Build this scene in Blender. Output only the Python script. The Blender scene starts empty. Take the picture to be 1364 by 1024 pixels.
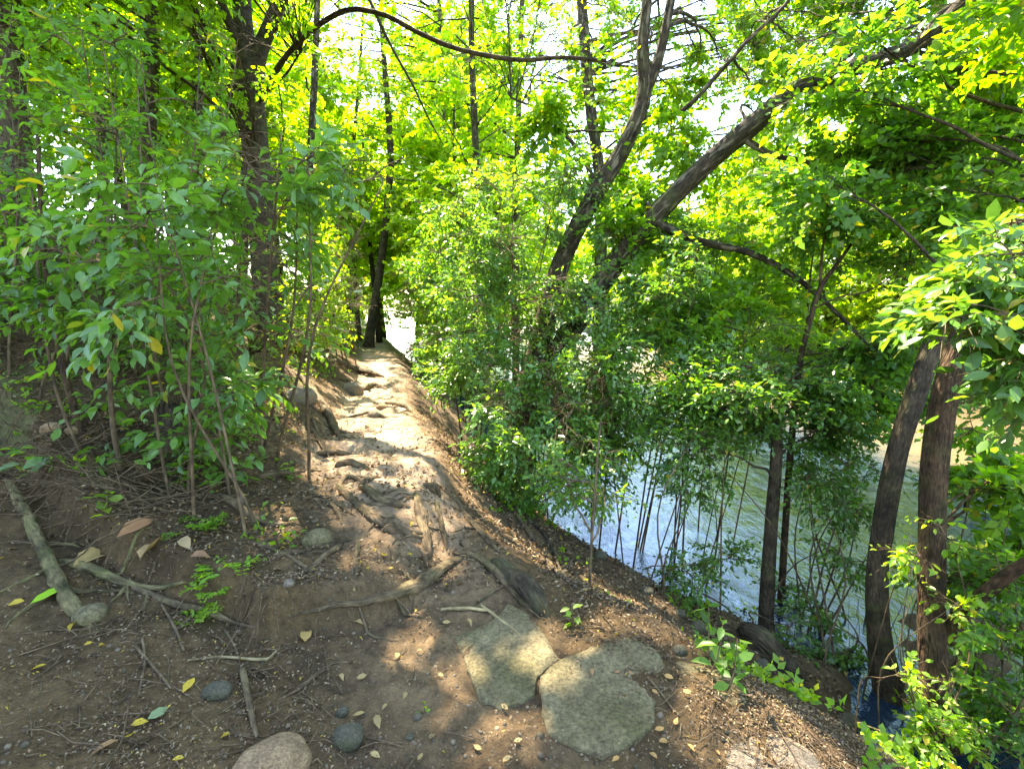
import bpy, math
import numpy as np
R = math.radians
rng = np.random.default_rng(7)
SC = bpy.context.scene
COL = SC.collection

# ------------------------------------------------------------------ camera model
CAMZ, F, PITCH = 1.55, 658.0, R(9.66)
FWD = np.array([0, math.cos(PITCH), -math.sin(PITCH)])
UPV = np.array([0, math.sin(PITCH), math.cos(PITCH)])
RGT = np.array([1.0, 0, 0])
CAM = np.array([0, 0, CAMZ])

def P(px, py, D):
    """a place seen in the photograph at (px, py), D metres ahead"""
    return CAM + D * (FWD + RGT * (px - 682) / F - UPV * (py - 512) / F)

SUN_AZ, SUN_EL = R(-24), R(57)
SUN = np.array([math.cos(SUN_EL) * math.sin(SUN_AZ), math.cos(SUN_EL) * math.cos(SUN_AZ), math.sin(SUN_EL)])

# ------------------------------------------------------------------ noise
def _hash(ix, iy, seed):
    n = (ix.astype(np.int64) * 374761393 + iy.astype(np.int64) * 668265263 + seed * 144665) & 0xFFFFFFFF
    n = ((n ^ (n >> 13)) * 1274126177) & 0xFFFFFFFF
    n = n ^ (n >> 16)
    return (n & 0xFFFF) / 65535.0

def vnoise(x, y, seed=0):
    ix = np.floor(x); iy = np.floor(y)
    fx = x - ix; fy = y - iy
    fx = fx * fx * (3 - 2 * fx); fy = fy * fy * (3 - 2 * fy)
    a = _hash(ix, iy, seed); b = _hash(ix + 1, iy, seed)
    c = _hash(ix, iy + 1, seed); d = _hash(ix + 1, iy + 1, seed)
    return (a * (1 - fx) + b * fx) * (1 - fy) + (c * (1 - fx) + d * fx) * fy

def fbm(x, y, oct=4, seed=0):
    s = 0; a = .5; n = 0
    for k in range(oct):
        s = s + a * vnoise(x * 2 ** k, y * 2 ** k, seed + k * 17); n += a; a *= .5
    return s / n - .5

def sst(a, b, x):
    t = np.clip((x - a) / (b - a), 0, 1)
    return t * t * (3 - 2 * t)

# ------------------------------------------------------------------ terrain
WATER = -1.4
LEDGE_PX = [(-260, 640), (-60, 668), (40, 705), (110, 765), (180, 788), (350, 842), (420, 822), (500, 806), (600, 765)]
def _plane(px, py, z):
    d = FWD + RGT * (px - 682) / F - UPV * (py - 512) / F
    return CAM + d * ((z - CAMZ) / d[2])
_LP = np.array([_plane(a, b, .10) for a, b in LEDGE_PX])

def path_s(x, y):
    return (x - (.33 - .29 * y - .22 * sst(11, 7, y) * sst(2.6, 4.0, y))) * .96

def height(x, y, detail=True):
    x = np.asarray(x, float); y = np.asarray(y, float)
    s = path_s(x, y)
    z = -.035 * np.clip(y - 13, 0, 30)
    sR = .34 + .83 * sst(3.3, 1.5, y)
    wob = fbm(x * .7 + 3, y * .7, 3, 5) * .5 if detail else 0
    e = s - sR + wob * (.6 + .7 * sst(.9, 2, s))
    k = .80 - .34 * sst(5.4, 4.2, y) + .10 * sst(3.6, 2.8, y)
    e = np.where(e < .5, np.sqrt(np.maximum(e, 0) ** 2 + .02) - .1414 * (1 + 0 * e), e - .02) * (e > 0)
    right = -np.clip(e, 0, 3.0) * k
    right = np.where(e > 0, right - .03 * sst(0, .5, e), 0)
    far = sst(15.4, 17.0, s) * 1.9 + np.clip(s - 17.0, 0, 60) * .10
    z = z + right + far
    e2 = -s - .5 + wob * .5
    kk = .20 + .52 * sst(2.0, 5.0, y)
    left = np.clip(e2, 0, 3.2) * kk + np.clip(e2 - 3.2, 0, 12) * .30
    left = np.where(e2 > 0, left, 0)
    z = z + left
    yl = np.interp(x, _LP[:, 0], _LP[:, 1])
    L = y - yl + .10 * fbm(x * 3, y * 3, 2, 9)
    led = .21 * sst(-.02, .08, L) * sst(-.35, -.75, x) * sst(9, 3.2, y)
    z = z + led
    if detail:
        onp = sst(.75, .4, np.abs(s))
        z = z + fbm(x * 1.7, y * 1.7, 4, 1) * (.05 + .12 * (1 - onp) * sst(0, 3, np.abs(s)))
        z = z + fbm(x * 9, y * 9, 3, 2) * .050
        z = z + fbm(x * 34, y * 34, 3, 3) * .022
        # worn steps held by the roots on the trodden path
        u = (y - .3 * s) * 1.05
        st = np.floor(u) ; fr = u - st
        z = z + onp * sst(3.2, 4.2, y) * sst(14, 10, y) * .045 * (sst(.8, 1, fr) - fr)
        z = z + onp * sst(3, 4, y) * (fbm(x * 6, y * 6, 3, 77) * .04 + fbm(x * 16, y * 16, 2, 78) * .03)
    return z

def H(x, y):
    return float(height(np.array([x]), np.array([y]))[0])

_T = np.concatenate([np.linspace(.8, 6, 2600), np.linspace(6, 45, 2600)])
def G(px, py, up=0.0):
    """the point of the ground seen at (px, py)"""
    d = FWD + RGT * (px - 682) / F - UPV * (py - 512) / F
    q = CAM + _T[:, None] * d
    below = q[:, 2] < height(q[:, 0], q[:, 1])
    i = int(np.argmax(below)) if below.any() else len(_T) - 1
    p = q[i].copy(); p[2] = H(p[0], p[1]) + up
    return p
def depth(p): return float(np.dot(np.asarray(p) - CAM, FWD))

# ------------------------------------------------------------------ materials
def newmat(name):
    m = bpy.data.materials.new(name); m.use_nodes = True
    nt = m.node_tree; nt.nodes.clear()
    out = nt.nodes.new('ShaderNodeOutputMaterial')
    def N(t, **kw):
        n = nt.nodes.new(t)
        for k, v in kw.items():
            if k.startswith('_'): setattr(n, k[1:], v)
            else: n.inputs[k.replace('__', ' ')].default_value = v
        return n
    return m, nt, out, N, nt.links.new

def leaf_material(name, gloss=.45, rough=.42, trans=.58, tint=(2.55, 2.45, .6), spec=.5):
    m, nt, out, N, L = newmat(name)
    at = N('ShaderNodeAttribute', _attribute_name='Col')
    geo = N('ShaderNodeTexCoord')
    nz = N('ShaderNodeTexNoise', Scale=45.0, Detail=2.0)
    L(geo.outputs['Object'], nz.inputs['Vector'])
    mr = N('ShaderNodeMapRange'); mr.inputs['To Min'].default_value = .7; mr.inputs['To Max'].default_value = 1.3
    L(nz.outputs['Fac'], mr.inputs['Value'])
    mul = N('ShaderNodeMix', _data_type='RGBA', _blend_type='MULTIPLY'); mul.inputs[0].default_value = 1
    L(at.outputs['Color'], mul.inputs[6]); L(mr.outputs['Result'], mul.inputs[7])
    pb = N('ShaderNodeBsdfPrincipled', Roughness=rough)
    pb.inputs['Specular IOR Level'].default_value = spec
    L(mul.outputs[2], pb.inputs['Base Color'])
    tr = N('ShaderNodeBsdfTranslucent')
    tm = N('ShaderNodeMix', _data_type='RGBA', _blend_type='MULTIPLY'); tm.inputs[0].default_value = 1
    L(mul.outputs[2], tm.inputs[6]); tm.inputs[7].default_value = (*tint, 1)
    L(tm.outputs[2], tr.inputs['Color'])
    mx = N('ShaderNodeMixShader'); mx.inputs[0].default_value = trans
    L(pb.outputs[0], mx.inputs[1]); L(tr.outputs[0], mx.inputs[2])
    L(mx.outputs[0], out.inputs['Surface'])
    return m

def bark_material(name, c0, c1, moss=(.06, .075, .02), mossamt=.35, pale=None, bump=.7, sc=1.0):
    m, nt, out, N, L = newmat(name)
    at = N('ShaderNodeAttribute', _attribute_name='bark')
    n1 = N('ShaderNodeTexNoise', Scale=38.0 * sc, Detail=6.0, Roughness=.65); L(at.outputs['Vector'], n1.inputs['Vector'])
    vo = N('ShaderNodeTexVoronoi', Scale=30.0 * sc, _feature='DISTANCE_TO_EDGE'); L(at.outputs['Vector'], vo.inputs['Vector'])
    ramp = N('ShaderNodeValToRGB'); L(n1.outputs['Fac'], ramp.inputs[0])
    ramp.color_ramp.elements[0].position = .33; ramp.color_ramp.elements[0].color = (*c0, 1)
    ramp.color_ramp.elements[1].position = .68; ramp.color_ramp.elements[1].color = (*c1, 1)
    tc = N('ShaderNodeTexCoord')
    n2 = N('ShaderNodeTexNoise', Scale=5.0, Detail=5.0); L(tc.outputs['Object'], n2.inputs['Vector'])
    mr = N('ShaderNodeMapRange'); mr.inputs['From Min'].default_value = .5; mr.inputs['From Max'].default_value = .68
    mr.inputs['To Max'].default_value = mossamt; L(n2.outputs['Fac'], mr.inputs['Value'])
    mx = N('ShaderNodeMix', _data_type='RGBA'); L(mr.outputs[0], mx.inputs[0]); L(ramp.outputs[0], mx.inputs[6]); mx.inputs[7].default_value = (*moss, 1)
    last = mx.outputs[2]
    n4 = N('ShaderNodeTexNoise', Scale=9.0, Detail=4.0, Roughness=.6); L(tc.outputs['Object'], n4.inputs['Vector'])
    m4 = N('ShaderNodeMapRange'); m4.inputs['From Min'].default_value = .32; m4.inputs['From Max'].default_value = .68; m4.inputs['To Min'].default_value = .45; m4.inputs['To Max'].default_value = 1.55
    L(n4.outputs['Fac'], m4.inputs['Value'])
    x4 = N('ShaderNodeMix', _data_type='RGBA', _blend_type='MULTIPLY'); x4.inputs[0].default_value = 1; L(last, x4.inputs[6]); L(m4.outputs[0], x4.inputs[7]); last = x4.outputs[2]
    if pale:
        n3 = N('ShaderNodeTexNoise', Scale=13.0, Detail=3.0); L(at.outputs['Vector'], n3.inputs['Vector'])
        m3 = N('ShaderNodeMapRange'); m3.inputs['From Min'].default_value = .54; m3.inputs['From Max'].default_value = .64
        m3.inputs['To Max'].default_value = .8; L(n3.outputs['Fac'], m3.inputs['Value'])
        p2 = N('ShaderNodeMix', _data_type='RGBA'); L(m3.outputs[0], p2.inputs[0]); L(last, p2.inputs[6]); p2.inputs[7].default_value = (*pale, 1)
        last = p2.outputs[2]
    pb = N('ShaderNodeBsdfPrincipled', Roughness=.85); pb.inputs['Specular IOR Level'].default_value = .25
    L(last, pb.inputs['Base Color'])
    add = N('ShaderNodeMath', _operation='ADD'); L(n1.outputs['Fac'], add.inputs[0])
    v2 = N('ShaderNodeMath', _operation='MULTIPLY'); v2.inputs[1].default_value = 1.6; L(vo.outputs['Distance'], v2.inputs[0]); L(v2.outputs[0], add.inputs[1])
    bp = N('ShaderNodeBump', Strength=bump, Distance=.02); L(add.outputs[0], bp.inputs['Height']); L(bp.outputs[0], pb.inputs['Normal'])
    L(pb.outputs[0], out.inputs['Surface'])
    return m

def soil_material(name):
    m, nt, out, N, L = newmat(name)
    at = N('ShaderNodeAttribute', _attribute_name='Col')
    tc = N('ShaderNodeTexCoord')
    n1 = N('ShaderNodeTexNoise', Scale=22.0, Detail=8.0, Roughness=.7); L(tc.outputs['Object'], n1.inputs['Vector'])
    n2 = N('ShaderNodeTexNoise', Scale=140.0, Detail=4.0, Roughness=.7); L(tc.outputs['Object'], n2.inputs['Vector'])
    vo = N('ShaderNodeTexVoronoi', Scale=75.0); L(tc.outputs['Object'], vo.inputs['Vector'])
    mr = N('ShaderNodeMapRange'); mr.inputs['From Min'].default_value = .3; mr.inputs['From Max'].default_value = .7
    mr.inputs['To Min'].default_value = .55; mr.inputs['To Max'].default_value = 1.45; L(n1.outputs['Fac'], mr.inputs['Value'])
    m2 = N('ShaderNodeMapRange'); m2.inputs['From Min'].default_value = .3; m2.inputs['From Max'].default_value = .7
    m2.inputs['To Min'].default_value = .7; m2.inputs['To Max'].default_value = 1.3; L(n2.outputs['Fac'], m2.inputs['Value'])
    mm = N('ShaderNodeMath', _operation='MULTIPLY'); L(mr.outputs[0], mm.inputs[0]); L(m2.outputs[0], mm.inputs[1])
    mul = N('ShaderNodeMix', _data_type='RGBA', _blend_type='MULTIPLY'); mul.inputs[0].default_value = 1
    L(at.outputs['Color'], mul.inputs[6]); L(mm.outputs[0], mul.inputs[7])
    # small grit: scattered paler crumbs
    cr = N('ShaderNodeMapRange'); cr.inputs['From Min'].default_value = .86; cr.inputs['From Max'].default_value = .9
    sep = N('ShaderNodeSeparateColor'); L(vo.outputs['Color'], sep.inputs[0]); L(sep.outputs[0], cr.inputs['Value'])
    dd = N('ShaderNodeMath', _operation='LESS_THAN'); dd.inputs[1].default_value = .33; L(vo.outputs['Distance'], dd.inputs[0])
    gm = N('ShaderNodeMath', _operation='MULTIPLY'); L(cr.outputs[0], gm.inputs[0]); L(dd.outputs[0], gm.inputs[1])
    g2 = N('ShaderNodeMath', _operation='MULTIPLY'); g2.inputs[1].default_value = .7; L(gm.outputs[0], g2.inputs[0])
    mx = N('ShaderNodeMix', _data_type='RGBA'); L(g2.outputs[0], mx.inputs[0]); L(mul.outputs[2], mx.inputs[6]); mx.inputs[7].default_value = (.17, .135, .085, 1)
    pb = N('ShaderNodeBsdfPrincipled', Roughness=.9); pb.inputs['Specular IOR Level'].default_value = .2
    L(mx.outputs[2], pb.inputs['Base Color'])
    h1 = N('ShaderNodeMath', _operation='ADD'); L(n1.outputs['Fac'], h1.inputs[0])
    h2 = N('ShaderNodeMath', _operation='MULTIPLY'); h2.inputs[1].default_value = .4; L(n2.outputs['Fac'], h2.inputs[0]); L(h2.outputs[0], h1.inputs[1])
    h3 = N('ShaderNodeMath', _operation='ADD'); L(h1.outputs[0], h3.inputs[0]); L(gm.outputs[0], h3.inputs[1])
    bp = N('ShaderNodeBump', Strength=.8, Distance=.025); L(h3.outputs[0], bp.inputs['Height']); L(bp.outputs[0], pb.inputs['Normal'])
    L(pb.outputs[0], out.inputs['Surface'])
    return m

def rock_material(name, c0, c1, spot, sc=14.0):
    m, nt, out, N, L = newmat(name)
    tc = N('ShaderNodeTexCoord')
    n1 = N('ShaderNodeTexNoise', Scale=sc, Detail=8.0, Roughness=.65); L(tc.outputs['Object'], n1.inputs['Vector'])
    n2 = N('ShaderNodeTexNoise', Scale=sc * 7, Detail=4.0, Roughness=.7); L(tc.outputs['Object'], n2.inputs['Vector'])
    n0 = N('ShaderNodeTexNoise', Scale=sc * .3, Detail=3.0); L(tc.outputs['Object'], n0.inputs['Vector'])
    ramp = N('ShaderNodeValToRGB'); L(n1.outputs['Fac'], ramp.inputs[0])
    ramp.color_ramp.elements[0].position = .35; ramp.color_ramp.elements[0].color = (*c0, 1)
    ramp.color_ramp.elements[1].position = .66; ramp.color_ramp.elements[1].color = (*c1, 1)
    mr = N('ShaderNodeMapRange'); mr.inputs['From Min'].default_value = .48; mr.inputs['From Max'].default_value = .66; mr.inputs['To Max'].default_value = .75
    L(n0.outputs['Fac'], mr.inputs['Value'])
    mx = N('ShaderNodeMix', _data_type='RGBA'); L(mr.outputs[0], mx.inputs[0]); L(ramp.outputs[0], mx.inputs[6]); mx.inputs[7].default_value = (*spot, 1)
    m2 = N('ShaderNodeMapRange'); m2.inputs['From Min'].default_value = .3; m2.inputs['From Max'].default_value = .7
    m2.inputs['To Min'].default_value = .45; m2.inputs['To Max'].default_value = 1.55; L(n2.outputs['Fac'], m2.inputs['Value'])
    mul = N('ShaderNodeMix', _data_type='RGBA', _blend_type='MULTIPLY'); mul.inputs[0].default_value = 1
    L(mx.outputs[2], mul.inputs[6]); L(m2.outputs[0], mul.inputs[7])
    pb = N('ShaderNodeBsdfPrincipled', Roughness=.85); pb.inputs['Specular IOR Level'].default_value = .3
    L(mul.outputs[2], pb.inputs['Base Color'])
    h = N('ShaderNodeMath', _operation='ADD'); L(n1.outputs['Fac'], h.inputs[0]); L(n2.outputs['Fac'], h.inputs[1])
    bp = N('ShaderNodeBump', Strength=1.0, Distance=.018); L(h.outputs[0], bp.inputs['Height']); L(bp.outputs[0], pb.inputs['Normal'])
    L(pb.outputs[0], out.inputs['Surface'])
    return m

def water_material():
    m, nt, out, N, L = newmat('river_water')
    tc = N('ShaderNodeTexCoord')
    mp = N('ShaderNodeMapping'); mp.inputs['Scale'].default_value = (1.0, .55, 1); mp.inputs['Rotation'].default_value = (0, 0, R(-16))
    L(tc.outputs['Object'], mp.inputs['Vector'])
    n1 = N('ShaderNodeTexNoise', Scale=5.0, Detail=5.0, Roughness=.6, Distortion=.8); L(mp.outputs[0], n1.inputs['Vector'])
    n2 = N('ShaderNodeTexNoise', Scale=19.0, Detail=3.0, Distortion=.5); L(mp.outputs[0], n2.inputs['Vector'])
    n3 = N('ShaderNodeTexNoise', Scale=.35, Detail=3.0); L(mp.outputs[0], n3.inputs['Vector'])
    # the river is deep and dark by this bank, sky-reflection blue painted in, a shallow sandy bar towards the other
    sx = N('ShaderNodeSeparateXYZ'); L(tc.outputs['Object'], sx.inputs[0])
    ac = N('ShaderNodeMath', _operation='MULTIPLY_ADD'); L(sx.outputs[1], ac.inputs[0]); ac.inputs[1].default_value = .29; L(sx.outputs[0], ac.inputs[2])
    bar = N('ShaderNodeMapRange'); bar.inputs['From Min'].default_value = 7.0; bar.inputs['From Max'].default_value = 11.5; L(ac.outputs[0], bar.inputs['Value'])
    nb = N('ShaderNodeMath', _operation='MULTIPLY_ADD'); L(n3.outputs['Fac'], nb.inputs[0]); nb.inputs[1].default_value = .5; L(bar.outputs[0], nb.inputs[2])
    ns = N('ShaderNodeMath', _operation='SUBTRACT'); L(nb.outputs[0], ns.inputs[0]); ns.inputs[1].default_value = .25
    ramp = N('ShaderNodeValToRGB'); L(ns.outputs[0], ramp.inputs[0])
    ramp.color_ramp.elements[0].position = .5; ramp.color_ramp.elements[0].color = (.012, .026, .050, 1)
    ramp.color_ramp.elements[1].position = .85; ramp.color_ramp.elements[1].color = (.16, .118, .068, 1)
    h = N('ShaderNodeMath', _operation='MULTIPLY_ADD'); L(n2.outputs['Fac'], h.inputs[0]); h.inputs[1].default_value = .25; L(n1.outputs['Fac'], h.inputs[2])
    bp = N('ShaderNodeBump', Strength=.45, Distance=.04); L(h.outputs[0], bp.inputs['Height'])
    pb = N('ShaderNodeBsdfPrincipled', Roughness=.05, IOR=1.7); pb.inputs['Specular Tint'].default_value = (.52, .76, 1, 1)  # blue specular tint put in to deepen the sky's reflection
    L(ramp.outputs[0], pb.inputs['Base Color']); L(bp.outputs[0], pb.inputs['Normal'])
    L(pb.outputs[0], out.inputs['Surface'])
    return m

M = dict(
    leaf=leaf_material('canopy_leaf'),
    gloss=leaf_material('glossy_leaf', rough=.30, trans=.44, spec=.75),
    soft=leaf_material('broad_pale_leaf', rough=.34, trans=.42, spec=.6, tint=(2.1, 1.9, .6)),
    litter=leaf_material('dry_leaf', rough=.7, trans=.18, tint=(1.3, 1.1, .7), spec=.25),
    bark_dark=bark_material('furrowed_dark_bark', (.022, .015, .009), (.085, .060, .036), mossamt=.45),
    bark_pale=bark_material('mottled_grey_bark', (.020, .014, .008), (.066, .048, .028), mossamt=.5, pale=(.20, .165, .11)),
    bark_brown=bark_material('brown_bark', (.026, .015, .008), (.12, .070, .037), mossamt=.45, bump=1.0),
    twig=bark_material('twig_bark', (.055, .036, .019), (.16, .11, .063), mossamt=.2, bump=.3),
    root=bark_material('root_bark', (.040, .027, .014), (.16, .112, .062), mossamt=.3, bump=.6),
    root_moss=bark_material('mossy_root_bark', (.055, .045, .02), (.18, .145, .065), moss=(.07, .08, .02), mossamt=.5, bump=.6),
    rot=bark_material('rotten_wood', (.022, .016, .010), (.085, .062, .04), mossamt=.4, bump=1.0),
    stick=bark_material('pale_dry_stick', (.13, .10, .05), (.33, .26, .13), mossamt=.1, bump=.3),
    soil=soil_material('forest_soil'),
    slab=rock_material('mossy_slab', (.105, .085, .042), (.215, .176, .094), (.08, .07, .025), 9.0),
    slab_pale=rock_material('bare_slab', (.15, .12, .085), (.28, .23, .165), (.18, .135, .09)),
    stone_grey=rock_material('grey_stone', (.075, .068, .045), (.15, .135, .09), (.065, .07, .03), 22),
    stone_tan=rock_material('tan_stone', (.24, .155, .085), (.38, .255, .14), (.27, .16, .08), 16),
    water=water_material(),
)

# ------------------------------------------------------------------ mesh helpers
def mesh_from(name, V, loops, totals, mat, attrs=None, smooth=True, parent=None, loc=None):
    me = bpy.data.meshes.new(name)
    V = np.asarray(V, np.float32)
    if loc is not None: V = V - np.asarray(loc, np.float32)
    loops = np.asarray(loops, np.int32).ravel(); totals = np.asarray(totals, np.int32)
    starts = np.concatenate([[0], np.cumsum(totals)[:-1]]).astype(np.int32)
    me.vertices.add(len(V)); me.vertices.foreach_set('co', V.ravel())
    me.loops.add(len(loops)); me.loops.foreach_set('vertex_index', loops)
    me.polygons.add(len(totals)); me.polygons.foreach_set('loop_start', starts); me.polygons.foreach_set('loop_total', totals)
    if smooth: me.polygons.foreach_set('use_smooth', np.ones(len(totals), bool))
    for k, (typ, dat) in (attrs or {}).items():
        a = me.attributes.new(k, typ, 'POINT')
        a.data.foreach_set('color' if typ == 'FLOAT_COLOR' else 'vector', np.asarray(dat, np.float32).ravel())
    me.materials.append(mat)
    me.update(calc_edges=True); me.validate()
    o = bpy.data.objects.new(name, me); COL.objects.link(o)
    if parent is not None: o.parent = parent
    if loc is not None and parent is None: o.location = loc
    return o

def tag(o, label=None, cat=None, group=None, kind=None):
    if label: o['label'] = label
    if cat: o['category'] = cat
    if group: o['group'] = group
    if kind: o['kind'] = kind
    return o

def thing(name, label, cat, loc, group=None):
    o = bpy.data.objects.new(name, None); COL.objects.link(o)
    o.empty_display_size = .2
    o.location = loc
    return tag(o, label, cat, group)

def unit(v):
    v = np.asarray(v, float)
    return v / np.maximum(np.linalg.norm(v, axis=-1, keepdims=True), 1e-9)

def spline(pts, n):
    """Catmull-Rom through control rows, n samples"""
    p = np.asarray(pts, float)
    q = np.vstack([2 * p[0] - p[1], p, 2 * p[-1] - p[-2]])
    u = np.linspace(0, len(p) - 1 - 1e-6, n); i = u.astype(int); t = (u - i)[:, None]
    a, b, c, d = q[i], q[i + 1], q[i + 2], q[i + 3]
    return .5 * ((2 * b) + (c - a) * t + (2 * a - 5 * b + 4 * c - d) * t ** 2 + (3 * b - a - 3 * c + d) * t ** 3)

class Tubes:
    def __init__(self): self.V = []; self.F = []; self.B = []; self.n = 0; self.tip = []
    def one(self, pts, rad, sides=10, flute=0.0, lump=0.0, flare=0.0):
        pts = np.asarray(pts, float); rad = np.asarray(rad, float); K = len(pts)
        tan = unit(np.gradient(pts, axis=0))
        ref = np.array([1, 0, 0]) if abs(tan[0, 0]) < .8 else np.array([0, 1, 0])
        nrm = np.zeros((K, 3)); nrm[0] = unit(np.cross(tan[0], ref))
        for k in range(1, K):
            v = nrm[k - 1] - tan[k] * np.dot(nrm[k - 1], tan[k]); nrm[k] = unit(v)
        bn = np.cross(tan, nrm)
        th = np.linspace(0, 2 * np.pi, sides, endpoint=False)
        ln = np.concatenate([[0], np.cumsum(np.linalg.norm(np.diff(pts, axis=0), axis=1))])
        rr = rad[:, None] * np.ones(sides)[None]
        ph = rng.random(4) * 6.28
        if flute: rr = rr * (1 + flute * np.cos(th[None] * 5 + ph[0] + .8 * ln[:, None]) + flute * .6 * np.cos(th[None] * 3 + ph[1]))
        if lump: rr = rr * (1 + lump * (fbm(th[None] * 1.3 + 20, ln[:, None] / max(rad.max(), .004) * .35 + ph[2], 3, int(ph[3] * 10)) * 2))
        if flare: rr = rr * (1 + flare * np.exp(-ln[:, None] / .22) * (1 + .5 * np.cos(th[None] * 4 + ph[0])))
        v = pts[:, None] + rr[..., None] * (np.cos(th)[None, :, None] * nrm[:, None] + np.sin(th)[None, :, None] * bn[:, None])
        b = np.stack([np.cos(th)[None] * rad.max() * np.ones((K, 1)), np.sin(th)[None] * rad.max() * np.ones((K, 1)), (ln[:, None] * .40) * np.ones((1, sides))], -1) + rng.random(3) * 9
        i = np.arange(K - 1)[:, None] * sides; j = np.arange(sides)[None]; j2 = (j + 1) % sides
        f = np.stack([i + j, i + j2, i + sides + j2, i + sides + j], -1).reshape(-1, 4) + self.n
        self.V.append(v.reshape(-1, 3)); self.B.append(b.reshape(-1, 3)); self.F.append(f)
        e = self.n + (K - 1) * sides
        self.tip.append(np.arange(e, e + sides)); self.tip.append(np.arange(self.n, self.n + sides)[::-1])
        self.n += K * sides
        return self
    def many(self, pts, rad, sides=4):
        pts = np.asarray(pts, float); B, K, _ = pts.shape
        if B == 0: return self
        rad = np.broadcast_to(rad, (B, K))
        tan = unit(np.gradient(pts, axis=1))
        ax = unit(pts[:, -1] - pts[:, 0]) ; ref = np.where(np.abs(ax[:, 2:3]) < .8, np.array([[0, 0, 1.0]]), np.array([[1.0, 0, 0]]))
        nrm = unit(np.cross(tan, ref[:, None])); bn = np.cross(tan, nrm)
        th = np.linspace(0, 2 * np.pi, sides, endpoint=False)
        v = pts[:, :, None] + rad[:, :, None, None] * (np.cos(th)[None, None, :, None] * nrm[:, :, None] + np.sin(th)[None, None, :, None] * bn[:, :, None])
        i = (np.arange(B)[:, None, None] * K + np.arange(K - 1)[None, :, None]) * sides; j = np.arange(sides)[None, None]; j2 = (j + 1) % sides
        f = np.stack([i + j, i + j2, i + sides + j2, i + sides + j], -1).reshape(-1, 4) + self.n
        v = v.reshape(-1, 3)
        self.V.append(v); self.F.append(f); self.B.append(v * np.array([1, 1, .6])); self.n += len(v)
        return self
    def build(self, name, mat, parent=None, loc=None):
        V = np.concatenate(self.V); F4 = np.concatenate(self.F)
        loops = [F4.ravel()]; tot = [np.full(len(F4), 4)]
        for t in self.tip: loops.append(t); tot.append([len(t)])
        if parent is not None and loc is None: loc = parent.location[:]
        return mesh_from(name, V, np.concatenate(loops), np.concatenate(tot), mat, {'bark': ('FLOAT_VECTOR', np.concatenate(self.B))}, True, parent, loc)

# leaf outlines: (along, across, lift), faces
T_FINE = (np.array([[0, 0, 0], [.28, .36, .07], [.28, 0, 0], [.28, -.36, .07], [.62, .40, .05], [.62, 0, -.03], [.62, -.40, .05], [1, 0, -.12]], float),
          [(0, 2, 1), (0, 3, 2), (1, 2, 5, 4), (2, 3, 6, 5), (4, 5, 7), (5, 6, 7)])
T_DIAM = (np.array([[0, 0, 0], [.42, .5, .09], [1, 0, -.05], [.42, -.5, .09]], float), [(0, 2, 1), (0, 3, 2)])
T_LOBE = (np.array([[0, 0, 0], [.20, .42, .05], [.42, .22, .02], [.62, .46, .0], [.68, .15, -.02], [1, 0, -.1], [.68, -.15, -.02], [.62, -.46, 0], [.42, -.22, .02], [.20, -.42, .05], [.4, 0, -.02]], float),
          [(10, 1, 0), (10, 2, 1), (10, 3, 2), (10, 4, 3), (10, 5, 4), (10, 6, 5), (10, 7, 6), (10, 8, 7), (10, 9, 8), (10, 0, 9)])

class Leaves:
    def __init__(self, tmpl=T_DIAM): self.t = tmpl; self.V = []; self.C = []
    def add(self, pos, d, nrm, length, width, col):
        """all arrays; d leaf direction, nrm leaf face"""
        n = len(pos)
        if n == 0: return self
        d = unit(d); side = unit(np.cross(nrm, d)); nrm = np.cross(d, side)
        t = self.t[0]
        length = np.broadcast_to(np.asarray(length, float), (n,)); width = np.broadcast_to(np.asarray(width, float), (n,))
        curl = rng.normal(1, .9, n)
        v = pos[:, None] + (t[None, :, 0:1] * length[:, None, None]) * d[:, None] + (t[None, :, 1:2] * width[:, None, None]) * side[:, None] + (t[None, :, 2:3] * (length * curl)[:, None, None]) * nrm[:, None]
        self.V.append(v); self.C.append(np.broadcast_to(np.clip(col, .002, 1), (n, 3)))
        return self
    def count(self): return sum(len(v) for v in self.V)
    def build(self, name, mat, parent=None, loc=None):
        V = np.concatenate(self.V); C = np.concatenate(self.C); n, k, _ = V.shape
        base = np.arange(n)[:, None] * k
        # face order: each leaf's faces in turn
        pat = np.concatenate([np.array(f) for f in self.t[1]]); tot = np.array([len(f) for f in self.t[1]])
        loops = (base + pat[None]).ravel(); totals = np.tile(tot, n)
        c4 = np.concatenate([np.repeat(C, k, 0), np.ones((n * k, 1))], 1)
        if parent is not None and loc is None: loc = parent.location[:]
        return mesh_from(name, V.reshape(-1, 3), loops, totals, mat, {'Col': ('FLOAT_COLOR', c4)}, True, parent, loc)

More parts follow.
